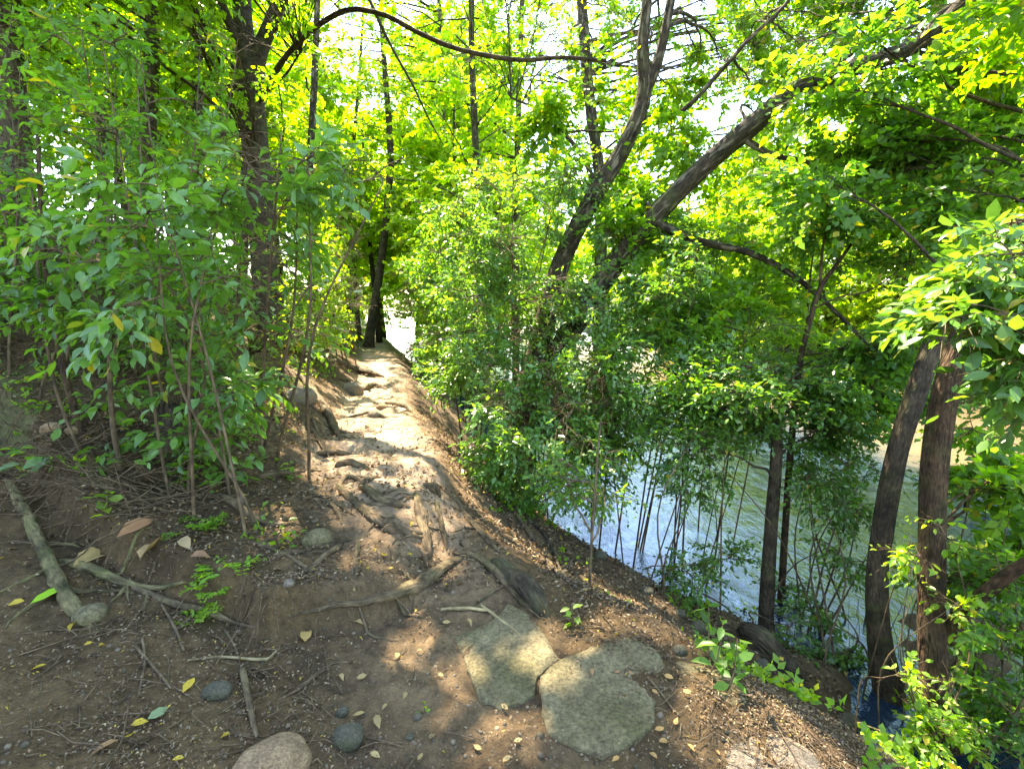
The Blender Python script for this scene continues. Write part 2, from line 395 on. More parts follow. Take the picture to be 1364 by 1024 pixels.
# ------------------------------------------------------------------ where the sun comes through the canopy
SPOTS = []
def spot(px, py, rpx):
    p = G(px, py); SPOTS.append((p[0], p[1], p[2], rpx / F * depth(p) * 1.15))
for a in [(530, 775, 13), (505, 745, 8), (548, 856, 10), (535, 868, 8), (622, 905, 14), (633, 930, 13), (640, 950, 9), (613, 966, 17), (645, 985, 11), (700, 965, 10),
          (745, 903, 11), (690, 876, 9), (712, 880, 6), (1000, 965, 30), (1040, 985, 30), (1080, 1008, 28), (960, 935, 18), (985, 985, 18), (1010, 1015, 30), (930, 985, 14), (830, 800, 14), (870, 830, 10), (905, 850, 9),
          (880, 800, 8), (850, 760, 10), (800, 745, 9), (345, 695, 18), (365, 700, 14), (400, 525, 16), (420, 535, 14), (385, 515, 10), (340, 715, 12),
          (650, 645, 10), (690, 670, 10), (660, 700, 9), (600, 690, 12), (700, 700, 8), (455, 655, 16), (430, 640, 14), (420, 610, 10), (440, 600, 12), (480, 690, 13), (560, 690, 14), (500, 720, 10),
          (600, 760, 10), (575, 725, 12), (770, 850, 9), (740, 840, 7), (815, 830, 8), (640, 610, 9), (655, 590, 8), (460, 690, 10), (940, 900, 10), (790, 770, 9), (475, 745, 8), (445, 560, 9), (410, 580, 8)]:
    spot(*a)
SPOTS = np.array(SPOTS)

def lit(pos):
    """True where a leaf would shade one of the sunlit patches on the ground"""
    z = pos[:, 2]
    gz = np.zeros(len(pos))
    for _ in range(3):
        t = (z - gz) / SUN[2]
        gx = pos[:, 0] - SUN[0] * t; gy = pos[:, 1] - SUN[1] * t
        gz = height(gx, gy, False)
    hit = np.zeros(len(pos), bool)
    for (x, y, zz, r) in SPOTS:
        w = .07 + r * (.8 + .7 * vnoise(gx * 9, gy * 9, 3))
        hit |= (gx - x) ** 2 + ((gy - y) * .85) ** 2 < w * w
    s = path_s(gx, gy)
    band = (np.abs(s - .02) < .55 + .35 * fbm(gy * 1.3, gx * 1.3, 2, 4)) & (gy > 3.3 + .5 * fbm(gx * 3, gy * 0, 1, 6)) & (gy < 13)
    n = fbm(gx * 2.6, gy * 2.6, 3, 21)
    hit |= band & (n > -.13)
    out = (np.abs(s) < 2.5) & (gy > 3.0) & (gy < 14)
    hit |= out & (fbm(gx * 2.2, gy * 2.2, 3, 31) > .17)
    hit |= (gy >= 12.5) & (gy < 26) & (np.abs(s) < 2.2) & (fbm(gx * .9, gy * .9, 2, 41) > -.22)
    river = (s > 3.2) & (s < 16) & (fbm(gx * .8, gy * .8, 3, 51) > -.08)
    hit |= river & (z > 3.8)
    t = (z - 1.0) / SUN[2]; hx = pos[:, 0] - SUN[0] * t; hy = pos[:, 1] - SUN[1] * t; hs = path_s(hx, hy)
    hit |= (hs > .5) & (hs < 6) & (hy > 3.4) & (hy < 9) & (z > 4.3) & (fbm(hx * 1.5, hy * 1.5, 3, 71) > -.11)
    return hit & (z - gz > .9)

# ------------------------------------------------------------------ bare stretches of the trunks, open view down the path
BARE = [  # line seen in the photograph, half width, nearer than, share of leaves missing
    ([(333, -20), (336, 110), (343, 185)], 30, 7.0, .95), ([(295, 0), (325, 75)], 16, 7.0, .9), ([(378, 0), (350, 85)], 16, 7.0, .9), ([(343, 185), (352, 330), (366, 450)], 30, 6.9, .84),
    ([(860, -10), (857, 70), (858, 130), (835, 190), (795, 260)], 18, 5.9, .75), ([(893, 0), (862, 125)], 14, 5.9, .9), ([(795, 260), (750, 345), (715, 470), (695, 560)], 18, 6.1, .25),
    ([(1230, 58), (1130, 92), (1060, 120), (1000, 168), (945, 215), (890, 268)], 18, 5.6, .74), ([(890, 268), (835, 330), (785, 400)], 18, 5.9, .4),
    ([(450, 18), (505, 18), (560, 45), (615, 67), (690, 80), (808, 81)], 9, 6, .95), ([(880, 300), (1000, 337), (1110, 412), (1165, 470)], 9, 5.3, .85),
    ([(1276, 455), (1256, 540), (1243, 640), (1240, 760), (1246, 900)], 30, 3.5, .86), ([(1236, 480), (1194, 610), (1176, 700), (1168, 800), (1186, 930)], 24, 4, .8),
    ([(1030, 600), (1024, 760), (1021, 850)], 14, 4.7, .85), ([(1062, 505), (1092, 385), (1130, 335)], 10, 5, .85),
    ([(491, 466), (503, 380), (511, 320), (517, 265)], 12, 16, .95), ([(520, 395), (515, 470), (515, 540), (520, 620)], 34, 22, 1.0), ([(775, 0), (785, 130), (795, 220)], 11, 10, .85),
    ([(628, 0), (630, 160)], 7, 13, .8), ([(205, 0), (198, 190)], 10, 7.8, .8), ([(263, 0), (264, 75)], 12, 10, .85), ([(5, 0), (20, 210)], 18, 5.1, .7),
    ([(500, 640), (540, 740), (600, 850)], 60, 9, 1.0), ([(400, 560), (330, 700), (250, 850)], 45, 9, .6), ([(88, 500), (120, 600)], 14, 3, .8), ([(148, 500), (160, 620)], 12, 3, .8),
    ([(560, 820), (760, 900), (1000, 960), (1100, 1010)], 60, 9, 1.0), ([(780, 760), (900, 850)], 34, 9, .9)]
BARE = [(np.array(l, float), w, D, s) for l, w, D, s in BARE]
def hides(pos, r):
    rel = pos - CAM; D = rel @ FWD; Ds = np.maximum(D, .1)
    x = 682 + F * rel[:, 0] / Ds; y = 512 - F * (rel @ UPV) / Ds
    out = np.zeros(len(pos), bool)
    for l, w, Dm, s in BARE:
        m = (D > .1) & (D < Dm) & (x > l[:, 0].min() - w) & (x < l[:, 0].max() + w) & (y > l[:, 1].min() - w) & (y < l[:, 1].max() + w)
        i = np.nonzero(m)[0]
        if not len(i): continue
        best = np.full(len(i), 1e9)
        for a, b in zip(l[:-1], l[1:]):
            ab = b - a; t = np.clip(((x[i] - a[0]) * ab[0] + (y[i] - a[1]) * ab[1]) / (ab @ ab), 0, 1)
            best = np.minimum(best, np.hypot(x[i] - a[0] - t * ab[0], y[i] - a[1] - t * ab[1]))
        out[i] |= (best < w) & (r.random(len(i)) < s)
    return out

# ------------------------------------------------------------------ plants
GREENS = dict(
    canopy=[(.075, .150, .022), (.105, .185, .026), (.140, .205, .030), (.060, .120, .022)],
    bright=[(.120, .200, .028), (.165, .230, .035), (.100, .170, .024), (.200, .235, .045)],
    privet=[(.056, .118, .032), (.072, .145, .038), (.092, .170, .042), (.045, .098, .028)],
    mid=[(.045, .105, .026), (.065, .135, .030), (.085, .155, .034), (.040, .090, .026)],
    lime=[(.130, .215, .035), (.110, .190, .032), (.17, .23, .04)],
    far=[(.130, .190, .040), (.170, .215, .050), (.105, .160, .036), (.200, .220, .065)],
)
LIVELY = np.array([1.34, 1.52, 1.05])
def colours(n, pal, r, yellow=0.0):
    p = np.array(GREENS[pal]) * LIVELY; c = p[r.integers(0, len(p), n)] * r.uniform(.8, 1.22, (n, 1))
    if yellow:
        m = r.random(n) < yellow; c[m] = np.array([.33, .27, .03]) * r.uniform(.8, 1.2, (m.sum(), 1))
    return c

def spray_leaves(LV, p, d, length, nl, L, W, pal, r, droop=.25, flat=.75, yellow=.0, cull=True, jitter=.35):
    """p, d: spray bases and directions (S,3); leaves in two ranks along each"""
    S = len(p)
    d = unit(d)
    up = unit(np.array([0, 0, 1.0]) * flat + r.normal(0, jitter * .8, (S, 3)))
    side = unit(np.cross(d, up)); nrm = np.cross(side, d)
    u = (np.arange(nl) + .6) / nl
    u = np.broadcast_to(u, (S, nl)) + r.normal(0, .03, (S, nl))
    sg = np.where(np.arange(nl) % 2 == 0, 1, -1)[None, :, None]
    pos = p[:, None] + d[:, None] * (u * np.reshape(length, (-1, 1)))[..., None] + np.array([0, 0, -1.0]) * (droop * u ** 2 * np.reshape(length, (-1, 1)))[..., None]
    ang = (1.0 - .75 * u)[..., None]
    ld = d[:, None] * (1 - .55 * ang) + side[:, None] * sg * ang + r.normal(0, jitter, (S, nl, 3)) + np.array([0, 0, -1.0]) * droop
    ln = nrm[:, None] + r.normal(0, jitter, (S, nl, 3))
    pos = pos.reshape(-1, 3); ld = ld.reshape(-1, 3); ln = ln.reshape(-1, 3)
    sc = (r.uniform(.45, 1.3, (S, nl)) * (1.05 - .35 * np.abs(u - .45))).reshape(-1)
    cs = colours(S, pal, r); c = (np.repeat(cs, nl, 0) * .6 + colours(S * nl, pal, r, yellow) * .4)
    if yellow:
        m = r.random(S * nl) < yellow; c[m] = np.array([.34, .28, .03])
    k = np.ones(len(pos), bool)
    if cull: k = ~lit(pos + unit(ld) * (L * sc * .5)[:, None])
    k &= np.linalg.norm(pos - CAM, axis=1) > 1.05
    k &= ~hides(pos, r)
    LV.add(pos[k], ld[k], ln[k], L * sc[k], W * sc[k], c[k])

def crown(stems, clumps, LV, TB, r, nb=9, ns=5, nl=9, L=.07, W=.04, pal='canopy', spray=(.18, .32), droop=.25, flat=.75, yellow=.014, cull=True, squash=.75, thick=1.0, twigs=True, jitter=.35):
    """branches from the stems to each clump, branchlets in the clump, leaf sprays on the branchlets"""
    clumps = np.asarray(clumps, float); Mn = len(clumps)
    SP = np.concatenate([s[0] for s in stems]); SR = np.concatenate([s[1] for s in stems])
    c = clumps[:, :3]; rad = clumps[:, 3]
    dv = c[:, None] - SP[None]; dist = np.linalg.norm(dv, axis=2)
    cost = dist + .8 * np.maximum(0, -dv[:, :, 2] + .25 * dist) + r.random(dist.shape) * .15
    ia = cost.argmin(1); a = SP[ia]; ra = SR[ia]; dd = np.linalg.norm(c - a, axis=1)
    K = 8; u = np.linspace(0, 1, K)[None, :, None]
    mid = (a + c) / 2 + r.normal(0, .12, (Mn, 3)) * dd[:, None] + np.array([0, 0, .10]) * dd[:, None]
    br = a[:, None] * (1 - u) ** 2 + 2 * mid[:, None] * u * (1 - u) + c[:, None] * u ** 2
    br[:, 1:-1] += r.normal(0, .012, (Mn, K - 2, 3)) * np.minimum(dd, 1.5)[:, None, None]
    r0 = np.minimum(ra * .65, (.005 + .006 * dd) * thick)
    TB.many(br, r0[:, None] * (1 - .75 * np.linspace(0, 1, K)[None]) + .0015, 6)
    # branchlets
    q = r.uniform(.45, 1.0, (Mn, nb)) * (K - 1); qi = np.minimum(q.astype(int), K - 2); qf = (q - qi)[..., None]
    mi = np.arange(Mn)[:, None]
    b0 = br[mi, qi] * (1 - qf) + br[mi, qi + 1] * qf
    off = unit(r.normal(0, 1, (Mn, nb, 3))) * (r.random((Mn, nb, 1)) ** .45) * rad[:, None, None]
    off[..., 2] *= squash
    b1 = c[:, None] + off
    b0 = b0.reshape(-1, 3); b1 = b1.reshape(-1, 3); Bn = len(b0)
    bl = np.linalg.norm(b1 - b0, axis=1)
    u = np.linspace(0, 1, 5)[None, :, None]
    bm = (b0 + b1) / 2 + r.normal(0, .12, (Bn, 3)) * bl[:, None] + np.array([0, 0, .08]) * bl[:, None]
    bt = b0[:, None] * (1 - u) ** 2 + 2 * bm[:, None] * u * (1 - u) + b1[:, None] * u ** 2
    if twigs: TB.many(bt, (.0045 - .003 * np.linspace(0, 1, 5))[None] * thick, 4)
    # sprays
    q = r.uniform(.25, 1.0, (Bn, ns)); q[:, 0] = 1.0; q = q * 3.999; qi = q.astype(int); qf = (q - qi)[..., None]
    bi = np.arange(Bn)[:, None]
    sp = (bt[bi, qi] * (1 - qf) + bt[bi, qi + 1] * qf).reshape(-1, 3)
    bd = unit(bt[bi, qi + 1] - bt[bi, qi]).reshape(-1, 3)
    outw = unit(sp - np.repeat(c, nb * ns, 0) + 1e-4)
    d = bd * .7 + outw * .35 + r.normal(0, .5, (len(sp), 3)); d[:, 2] = d[:, 2] * .55 - .05
    sl = r.uniform(*spray, len(sp))
    if twigs and nl > 3:
        dn = unit(d); e = sp + dn * sl[:, None] * .92 + np.array([0, 0, -1.0]) * (droop * .8 * sl)[:, None]
        m2 = sp + dn * sl[:, None] * .5 + np.array([0, 0, -1.0]) * (droop * .2 * sl)[:, None]
        kk = np.linalg.norm(sp - CAM, axis=1) > 1.2
        TB.many(np.stack([sp, m2, e], 1)[kk], np.array([.0022, .0016, .001])[None] * thick, 3)
    spray_leaves(LV, sp, d, sl, nl, L, W, pal, r, droop, flat, yellow, cull, jitter)

def stem_from(ctrl, n=None, world=False):
    """ctrl rows: px, py, depth, radius (m) -> points, radii"""
    c = np.array([[*(P(a, b, d) if not world else (a, b, d)), rr] for a, b, d, rr in ctrl])
    n = n or max(8, 4 * len(c))
    s = spline(c, n)
    return s[:, :3], np.maximum(s[:, 3], .002)

def down_to_ground(pts, rad, sink=.08):
    p = pts[0].copy(); g = H(p[0], p[1])
    if p[2] > g - sink + .02:
        k = max(2, int((p[2] - g + sink) / .15) + 1)
        d = pts[0] - pts[min(2, len(pts) - 1)]; d = d / max(abs(d[2]), .2)
        z = np.linspace(1, 0, k, endpoint=False)[:, None]
        ext = p + z * (p[2] - g + sink) * np.array([d[0] * .4, d[1] * .4, -1])
        # keep the foot above the slope it stands on
        pts = np.vstack([ext, pts]); rad = np.concatenate([rad[0] * (1 + .25 * z[:, 0]), rad])
    return pts, rad

def clump_region(px, py, D, n, rad, r, jit=0):
    out = []
    for _ in range(n):
        d = r.uniform(*D); c = P(r.uniform(*px), r.uniform(*py), d)
        out.append([*c, r.uniform(*rad)])
    return out

def plant(name, label, cat, stems, clumps, seed, mat_leaf, mat_bark, group=None, bare_limbs=(), stem_name='trunk', limbs=(), crown_name='crown', tmpl=T_DIAM, sides=12, flute=.0, lump=.10, flare=.0, ground=True, extra_clumps=(), **kw):
    r = np.random.default_rng(seed)
    built = []
    for k, st in enumerate(stems):
        pts, rad = st
        if ground and (k == 0 or stem_name == 'stem'): pts, rad = down_to_ground(pts, rad)
        built.append((pts, rad))
    base = built[0][0][0]
    root = thing(name, label, cat, base, group)
    for pts, rad in built:
        Tubes().one(pts, rad, sides, flute, lump, flare).build(stem_name, mat_bark, root)
    lb = []
    for st in limbs:
        Tubes().one(st[0], st[1], 8, 0, .12).build('limb', mat_bark, root); lb.append(st)
    for st in bare_limbs: Tubes().one(st[0], st[1], 8, 0, .12).build('limb', mat_bark, root)
    if len(clumps):
        LV = Leaves(tmpl); TB = Tubes()
        crown(built + lb, clumps, LV, TB, r, **kw)
        for (cl, kk) in extra_clumps:
            k2 = dict(kw); k2.update(kk); crown(built[:1] + built[1:2], cl, LV, TB, r, **k2)
        TB.build('branches', mat_bark if stem_name == 'trunk' else M['twig'], root)
        LV.build(crown_name, mat_leaf, root)
    return root

def copy_tree(o, loc, rz, sc, label, group):
    c = o.copy(); COL.objects.link(c)
    c.location = loc; c.rotation_euler = (0, 0, rz); c.scale = (sc, sc, sc)
    c['label'] = label; c['group'] = group
    for ch in o.children:
        k = ch.copy(); COL.objects.link(k); k.parent = c
    return c

exec_parts = []

# ================================================================== THE SETTING
def sinh_axis(c, a, lim, n):
    u = np.linspace(-math.asinh(lim / a), math.asinh(lim / a), n)
    return c + a * np.sinh(u)

def build_ground():
    ax = sinh_axis(-.3, 1.15, 260, 820); ay = sinh_axis(2.3, 1.3, 260, 820)
    X, Y = np.meshgrid(ax, ay, indexing='ij')
    Z = height(X, Y)
    nx, ny = X.shape
    gx = np.gradient(Z, axis=0) / np.gradient(X, axis=0); gy = np.gradient(Z, axis=1) / np.gradient(Y, axis=1)
    s = path_s(X, Y)
    # the soil's own colours
    n1 = fbm(X * 2.2, Y * 2.2, 4, 61)[..., None]; n2 = fbm(X * 8, Y * 8, 3, 62)[..., None]; n3 = fbm(X * .8, Y * .8, 3, 63)[..., None]
    mud = np.array([.086, .055, .025]); dry = np.array([.33, .235, .155]); litter = np.array([.095, .060, .032]); moss = np.array([.06, .07, .025]); bank = np.array([.088, .060, .034]); far = np.array([.055, .085, .022])
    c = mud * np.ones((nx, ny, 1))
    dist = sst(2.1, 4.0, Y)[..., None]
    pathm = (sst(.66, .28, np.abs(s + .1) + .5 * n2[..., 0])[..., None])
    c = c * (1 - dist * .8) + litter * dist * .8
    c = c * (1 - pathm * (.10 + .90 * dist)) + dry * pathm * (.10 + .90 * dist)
    rt = (sst(.5, 1.1, s)[..., None]) * sst(.0, .35, n1 + .2)
    c = c * (1 - .7 * rt) + bank * .7 * rt
    lm = sst(-.7, -1.3, s)[..., None] * sst(.02, .22, n1 + .25 * n2) * .7 * sst(2.0, 3.0, Y)[..., None]
    c = c * (1 - lm) + moss * lm
    fm = sst(15, 17, s)[..., None]
    c = c * (1 - fm) + far * fm
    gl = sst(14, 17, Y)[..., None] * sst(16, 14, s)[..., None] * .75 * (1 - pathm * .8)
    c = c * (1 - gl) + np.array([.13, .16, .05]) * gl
    c = c * (1 + .9 * n1 + 1.1 * n2)
    c = np.clip(c, .01, .8)
    cc = np.concatenate([c, np.ones((nx, ny, 1))], -1).reshape(-1, 4)
    V = np.stack([X, Y, Z], -1).reshape(-1, 3)
    i = np.arange(nx - 1)[:, None] * ny; j = np.arange(ny - 1)[None]
    Fq = np.stack([i + j, i + ny + j, i + ny + j + 1, i + j + 1], -1)
    xc = (X[:-1, :-1] + X[1:, 1:]) / 2; yc = (Y[:-1, :-1] + Y[1:, 1:]) / 2
    sc_ = path_s(xc, yc) + .25 * fbm(xc * 2, yc * 2, 2, 70)
    onp = (np.abs(sc_) < .5 + .25 * sst(4, 1.5, yc)) & (yc > -3) & (yc < 40)
    nrm = unit(np.stack([-gx, -gy, np.ones_like(gx)], -1)).reshape(-1, 3)
    for name, mask in (('ground', ~onp), ('path', onp)):
        f = Fq[mask]; used, inv = np.unique(f, return_inverse=True)
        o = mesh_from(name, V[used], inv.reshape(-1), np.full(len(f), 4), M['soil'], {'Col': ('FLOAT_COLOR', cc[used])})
        o.data.normals_split_custom_set_from_vertices(nrm[used].astype(np.float32))
        tag(o, kind='structure')
build_ground()

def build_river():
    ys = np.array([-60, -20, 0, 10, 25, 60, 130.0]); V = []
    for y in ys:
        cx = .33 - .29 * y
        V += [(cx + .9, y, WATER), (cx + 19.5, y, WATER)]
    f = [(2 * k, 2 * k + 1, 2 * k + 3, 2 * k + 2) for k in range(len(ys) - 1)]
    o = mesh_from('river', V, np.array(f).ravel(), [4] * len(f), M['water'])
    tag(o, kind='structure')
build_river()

# ================================================================== TREES
def rs(s): return np.random.default_rng(s)
CANOPY = dict(L=.088, W=.060, pal='canopy', nb=11, ns=6, nl=9)

# big forked tree on the left bank
r = rs(11)
base = G(368, 452)
D1 = depth(base)
trunkA = stem_from([(368, 452, D1, .25), (356, 380, D1, .225), (348, 300, D1, .215), (341, 200, D1 - .05, .205), (333, 110, D1 - .1, .20), (325, 40, D1 - .2, .15), (318, -60, D1 - .3, .14), (300, -260, D1 - .6, .11), (270, -520, D1 - .8, .06)], 46)
trunkB = stem_from([(336, 120, D1 - .1, .15), (345, 70, D1 - .15, .125), (368, 15, D1 - .3, .11), (395, -60, D1 - .5, .10), (450, -250, D1 - 1, .07), (500, -420, D1 - 1.6, .04)], 26)
limbs = [stem_from([(330, 95, D1 - .1, .10), (312, 45, D1 - .3, .085), (292, 0, D1 - .5, .08), (255, -110, D1 - 1, .06), (200, -300, D1 - 1.8, .03)]),
         stem_from([(345, 135, D1 - .1, .06), (385, 70, D1 - 1.2, .042), (450, 18, D1 - 2.0, .034), (505, 18, D1 - 2.2, .032), (560, 45, D1 - 2.3, .031), (615, 67, D1 - 2.4, .030), (690, 80, D1 - 2.4, .028), (750, 77, D1 - 2.4, .025), (808, 81, D1 - 2.4, .020)], 34),
         stem_from([(492, 0, D1 - .4, .030), (520, 60, D1 - .3, .024), (548, 110, D1 - .3, .02), (572, 160, D1 - .2, .014), (590, 192, D1 - .1, .008)], 18),
         stem_from([(320, 100, D1 - .1, .035), (290, 65, D1 - .2, .03), (265, 20, D1 - .3, .025), (240, -40, D1 - .4, .02)]),
         stem_from([(352, 125, D1, .03), (380, 100, D1 - .4, .02), (400, 70, D1 - .8, .012)])]
cl = clump_region((180, 560), (-420, -70), (4.6, 7.5), 26, (.5, .9), r) + clump_region((230, 480), (-60, 120), (6.2, 8.5), 12, (.4, .6), r) + clump_region((-200, 300), (-350, 60), (4.5, 7), 20, (.5, .8), r)
for k in range(16):
    cl.append([r.uniform(-5.5, -1.5), r.uniform(3.8, 7.5), r.uniform(5.6, 8.5), r.uniform(.5, .9)])
plant('forked_tree', 'big dark furrowed trunk forking into three limbs on the left bank above the path', 'tree', [trunkA, trunkB], cl, 11, M['leaf'], M['bark_dark'], limbs=[limbs[0], limbs[3], limbs[4]], bare_limbs=limbs[1:3], sides=22, flute=.05, lump=.08, flare=.35, **CANOPY)

over = []  # clumps set sunward of the foreground, on a tree added to shade it
for k in range(64):
    z = r.uniform(4.9, 7.6); over.append([r.uniform(-2.6, 1.2) - .264 * z, r.uniform(.2, 3.5) + .593 * z, z, r.uniform(.5, .9)])
st = stem_from([(-4.0, .2, .6, .2), (-4.0, .6, 2, .18), (-3.8, 1.4, 3.6, .16), (-3.3, 2.6, 5.2, .13), (-2.7, 4.2, 6.4, .10), (-2.0, 6.0, 7.2, .06)], 30, True)
st2 = stem_from([(-3.6, 1.9, 4.3, .09), (-3.9, 3.2, 5.4, .08), (-4.0, 4.9, 6.2, .06), (-4.0, 6.5, 6.8, .03)], 20, True)
plant('unseen_shade_tree', 'unseen tree added left of the camera, its crown placed to shade the near path', 'tree', [st, st2], over, 19, M['leaf'], M['bark_dark'], sides=14, flute=.03, flare=.2, **dict(CANOPY, L=.11, W=.075, nl=7, nb=10))

# leaning double tree by the water
r = rs(12)
stA = stem_from([(676, 668, 6.0, .19), (690, 610, 6.0, .18), (702, 530, 6.0, .165), (724, 440, 6.0, .13), (748, 350, 6.0, .115), (788, 268, 5.9, .105), (832, 195, 5.8, .092), (858, 128, 5.7, .085), (856, 60, 5.6, .065), (862, 0, 5.5, .055), (868, -120, 5.2, .045), (880, -300, 4.8, .025)], 48)
stB = stem_from([(712, 560, 6.0, .16), (745, 470, 5.9, .14), (785, 400, 5.75, .13), (835, 330, 5.55, .118), (890, 268, 5.35, .108), (945, 215, 5.2, .10), (1000, 168, 5.05, .096), (1060, 120, 4.9, .092), (1130, 92, 4.75, .082), (1195, 72, 4.6, .07), (1240, 45, 4.4, .055), (1290, -10, 4.2, .04), (1340, -110, 4.0, .025)], 50)
limbs = [stem_from([(858, 125, 5.7, .075), (878, 75, 5.6, .06), (892, 10, 5.5, .05), (915, -120, 5.3, .035), (950, -300, 5, .02)]),
         stem_from([(872, 292, 5.4, .05), (905, 312, 5.3, .042), (950, 326, 5.3, .038), (1000, 337, 5.3, .035), (1055, 366, 5.2, .03), (1110, 412, 5.2, .022), (1165, 470, 5.1, .012)], 26),
         stem_from([(1072, 112, 4.85, .05), (1110, 88, 4.8, .038), (1145, 60, 4.75, .028), (1190, 25, 4.6, .018), (1240, -40, 4.5, .01)]),
         stem_from([(985, 182, 5.1, .035), (1030, 207, 5.0, .026), (1075, 216, 4.9, .02), (1110, 245, 4.8, .012)]),
         stem_from([(850, 160, 5.8, .035), (905, 150, 5.5, .028), (960, 95, 5.3, .024), (1000, 50, 5.1, .02), (1050, 2, 5, .018), (1110, -90, 4.8, .01)]),
         stem_from([(800, 262, 5.9, .04), (770, 200, 6.3, .03), (720, 150, 6.6, .022), (680, 130, 6.8, .012)]),
         stem_from([(862, 270, 5.4, .03), (940, 445, 5.6, .022), (985, 466, 5.6, .016)])]
cl = clump_region((780, 1120), (-120, 140), (5.6, 8.5), 46, (.45, .7), r) + clump_region((860, 1040), (60, 260), (5.6, 8), 16, (.35, .55), r) \
   + clump_region((1040, 1364), (-140, 140), (4.4, 7.0), 28, (.35, .6), r) + clump_region((600, 850), (-150, 100), (6.2, 8.5), 16, (.45, .7), r) \
   + clump_region((820, 960), (240, 330), (5.2, 6.2), 7, (.3, .45), r) + clump_region((880, 1100), (300, 460), (5.3, 6.6), 8, (.3, .5), r) \
   + clump_region((700, 830), (100, 260), (6.0, 7.5), 9, (.35, .5), r)
plant('leaning_tree', 'grey mottled tree with two stems leaning over the river from below the path', 'tree', [stA, stB], cl, 12, M['leaf'], M['bark_pale'], limbs=limbs, sides=18, flute=.03, lump=.12, flare=.25,
      **dict(CANOPY, yellow=.02))

# twin riverside trunks at the right
r = rs(13)
st = stem_from([(1258, 1020, 3.35, .15), (1246, 930, 3.35, .112), (1240, 840, 3.35, .100), (1240, 740, 3.35, .096), (1243, 640, 3.35, .099), (1256, 540, 3.32, .098), (1280, 455, 3.28, .096), (1322, 380, 3.25, .088), (1400, 290, 3.2, .08), (1520, 150, 3.1, .07), (1640, -100, 3.0, .04)], 44); st = (st[0], st[1] * .76)
limbs = [stem_from([(1262, 850, 3.35, .055), (1285, 815, 3.2, .045), (1318, 785, 3.05, .04), (1364, 752, 2.9, .036), (1460, 700, 2.7, .03), (1600, 600, 2.5, .015)])]
cl = clump_region((1300, 1500), (-300, 60), (3, 4.6), 14, (.4, .6), r) + clump_region((1290, 1420), (560, 760), (3.2, 4.2), 6, (.25, .4), r)
for k in range(6): cl.append([r.uniform(2, 4.5), r.uniform(2, 5), r.uniform(4.6, 7), r.uniform(.5, .8)])
plant('riverside_tree', 'thick dark brown trunk with sunlit patches at the water, front one of the right pair', 'tree', [st], cl, 13, M['leaf'], M['bark_brown'], limbs=limbs, sides=24, flute=.05, lump=.14, flare=.3, **CANOPY)
r = rs(14)
st = stem_from([(1200, 1010, 3.7, .15), (1186, 930, 3.75, .125), (1172, 850, 3.8, .102), (1168, 780, 3.8, .096), (1176, 700, 3.85, .092), (1194, 610, 3.85, .09), (1222, 520, 3.85, .088), (1250, 440, 3.85, .08), (1305, 360, 3.85, .07), (1390, 270, 3.8, .06), (1480, 120, 3.8, .05), (1560, -100, 3.7, .03)], 44); st = (st[0], st[1] * .78)
cl = clump_region((1080, 1364), (90, 260), (3.8, 5.4), 13, (.3, .5), r) + clump_region((1100, 1364), (-200, 40), (4, 6), 14, (.4, .6), r)
plant('riverside_tree', 'darker curving trunk behind the front one of the right pair, leaves at its foot', 'tree', [st], cl, 14, M['leaf'], M['bark_dark'], sides=22, flute=.05, lump=.14, flare=.3, **dict(CANOPY, pal='mid', W=.06))

# slender dark trunk at the water with a bushy dark top
r = rs(15)
st = stem_from([(1020, 860, 4.5, .07), (1022, 780, 4.5, .062), (1028, 690, 4.5, .055), (1034, 610, 4.5, .05), (1036, 540, 4.5, .035), (1034, 490, 4.5, .02)], 26)
cl = clump_region((930, 1130), (490, 580), (4.0, 5.2), 14, (.25, .38), r) + clump_region((860, 960), (500, 600), (4.2, 5.2), 5, (.22, .32), r)
plant('slender_tree', 'slender straight dark trunk at the waterline with a low bushy dark green head', 'tree', [st], cl, 15, M['gloss'], M['bark_dark'], sides=12, lump=.08, **dict(CANOPY, pal='mid', L=.065, W=.036))

# forked sapling in front of the far bank
r = rs(16)
sA = stem_from([(1040, 800, 4.9, .034), (1050, 640, 4.9, .032), (1062, 505, 4.9, .03), (1074, 445, 4.9, .027), (1092, 385, 4.9, .025), (1120, 345, 4.85, .017), (1150, 300, 4.8, .013), (1180, 240, 4.75, .008)], 30)
limbs = [stem_from([(1092, 385, 4.9, .016), (1096, 330, 4.9, .012), (1108, 270, 4.85, .009), (1122, 190, 4.8, .006)]),
         stem_from([(1082, 412, 4.9, .012), (1120, 395, 4.8, .009), (1160, 386, 4.7, .007), (1210, 350, 4.6, .005)]),
         stem_from([(1074, 445, 4.9, .012), (1078, 380, 5, .009), (1088, 300, 5, .006)])]
cl = clump_region((1080, 1290), (140, 320), (4.3, 5.4), 15, (.25, .42), r) + clump_region((1110, 1230), (320, 640), (4.2, 5.2), 14, (.22, .36), r)
plant('forked_sapling', 'thin brown sapling with a Y fork, standing before the bright far bank', 'tree', [sA], cl, 16, M['leaf'], M['bark_brown'], limbs=limbs, sides=9, **dict(CANOPY, pal='mid', L=.075, W=.05))

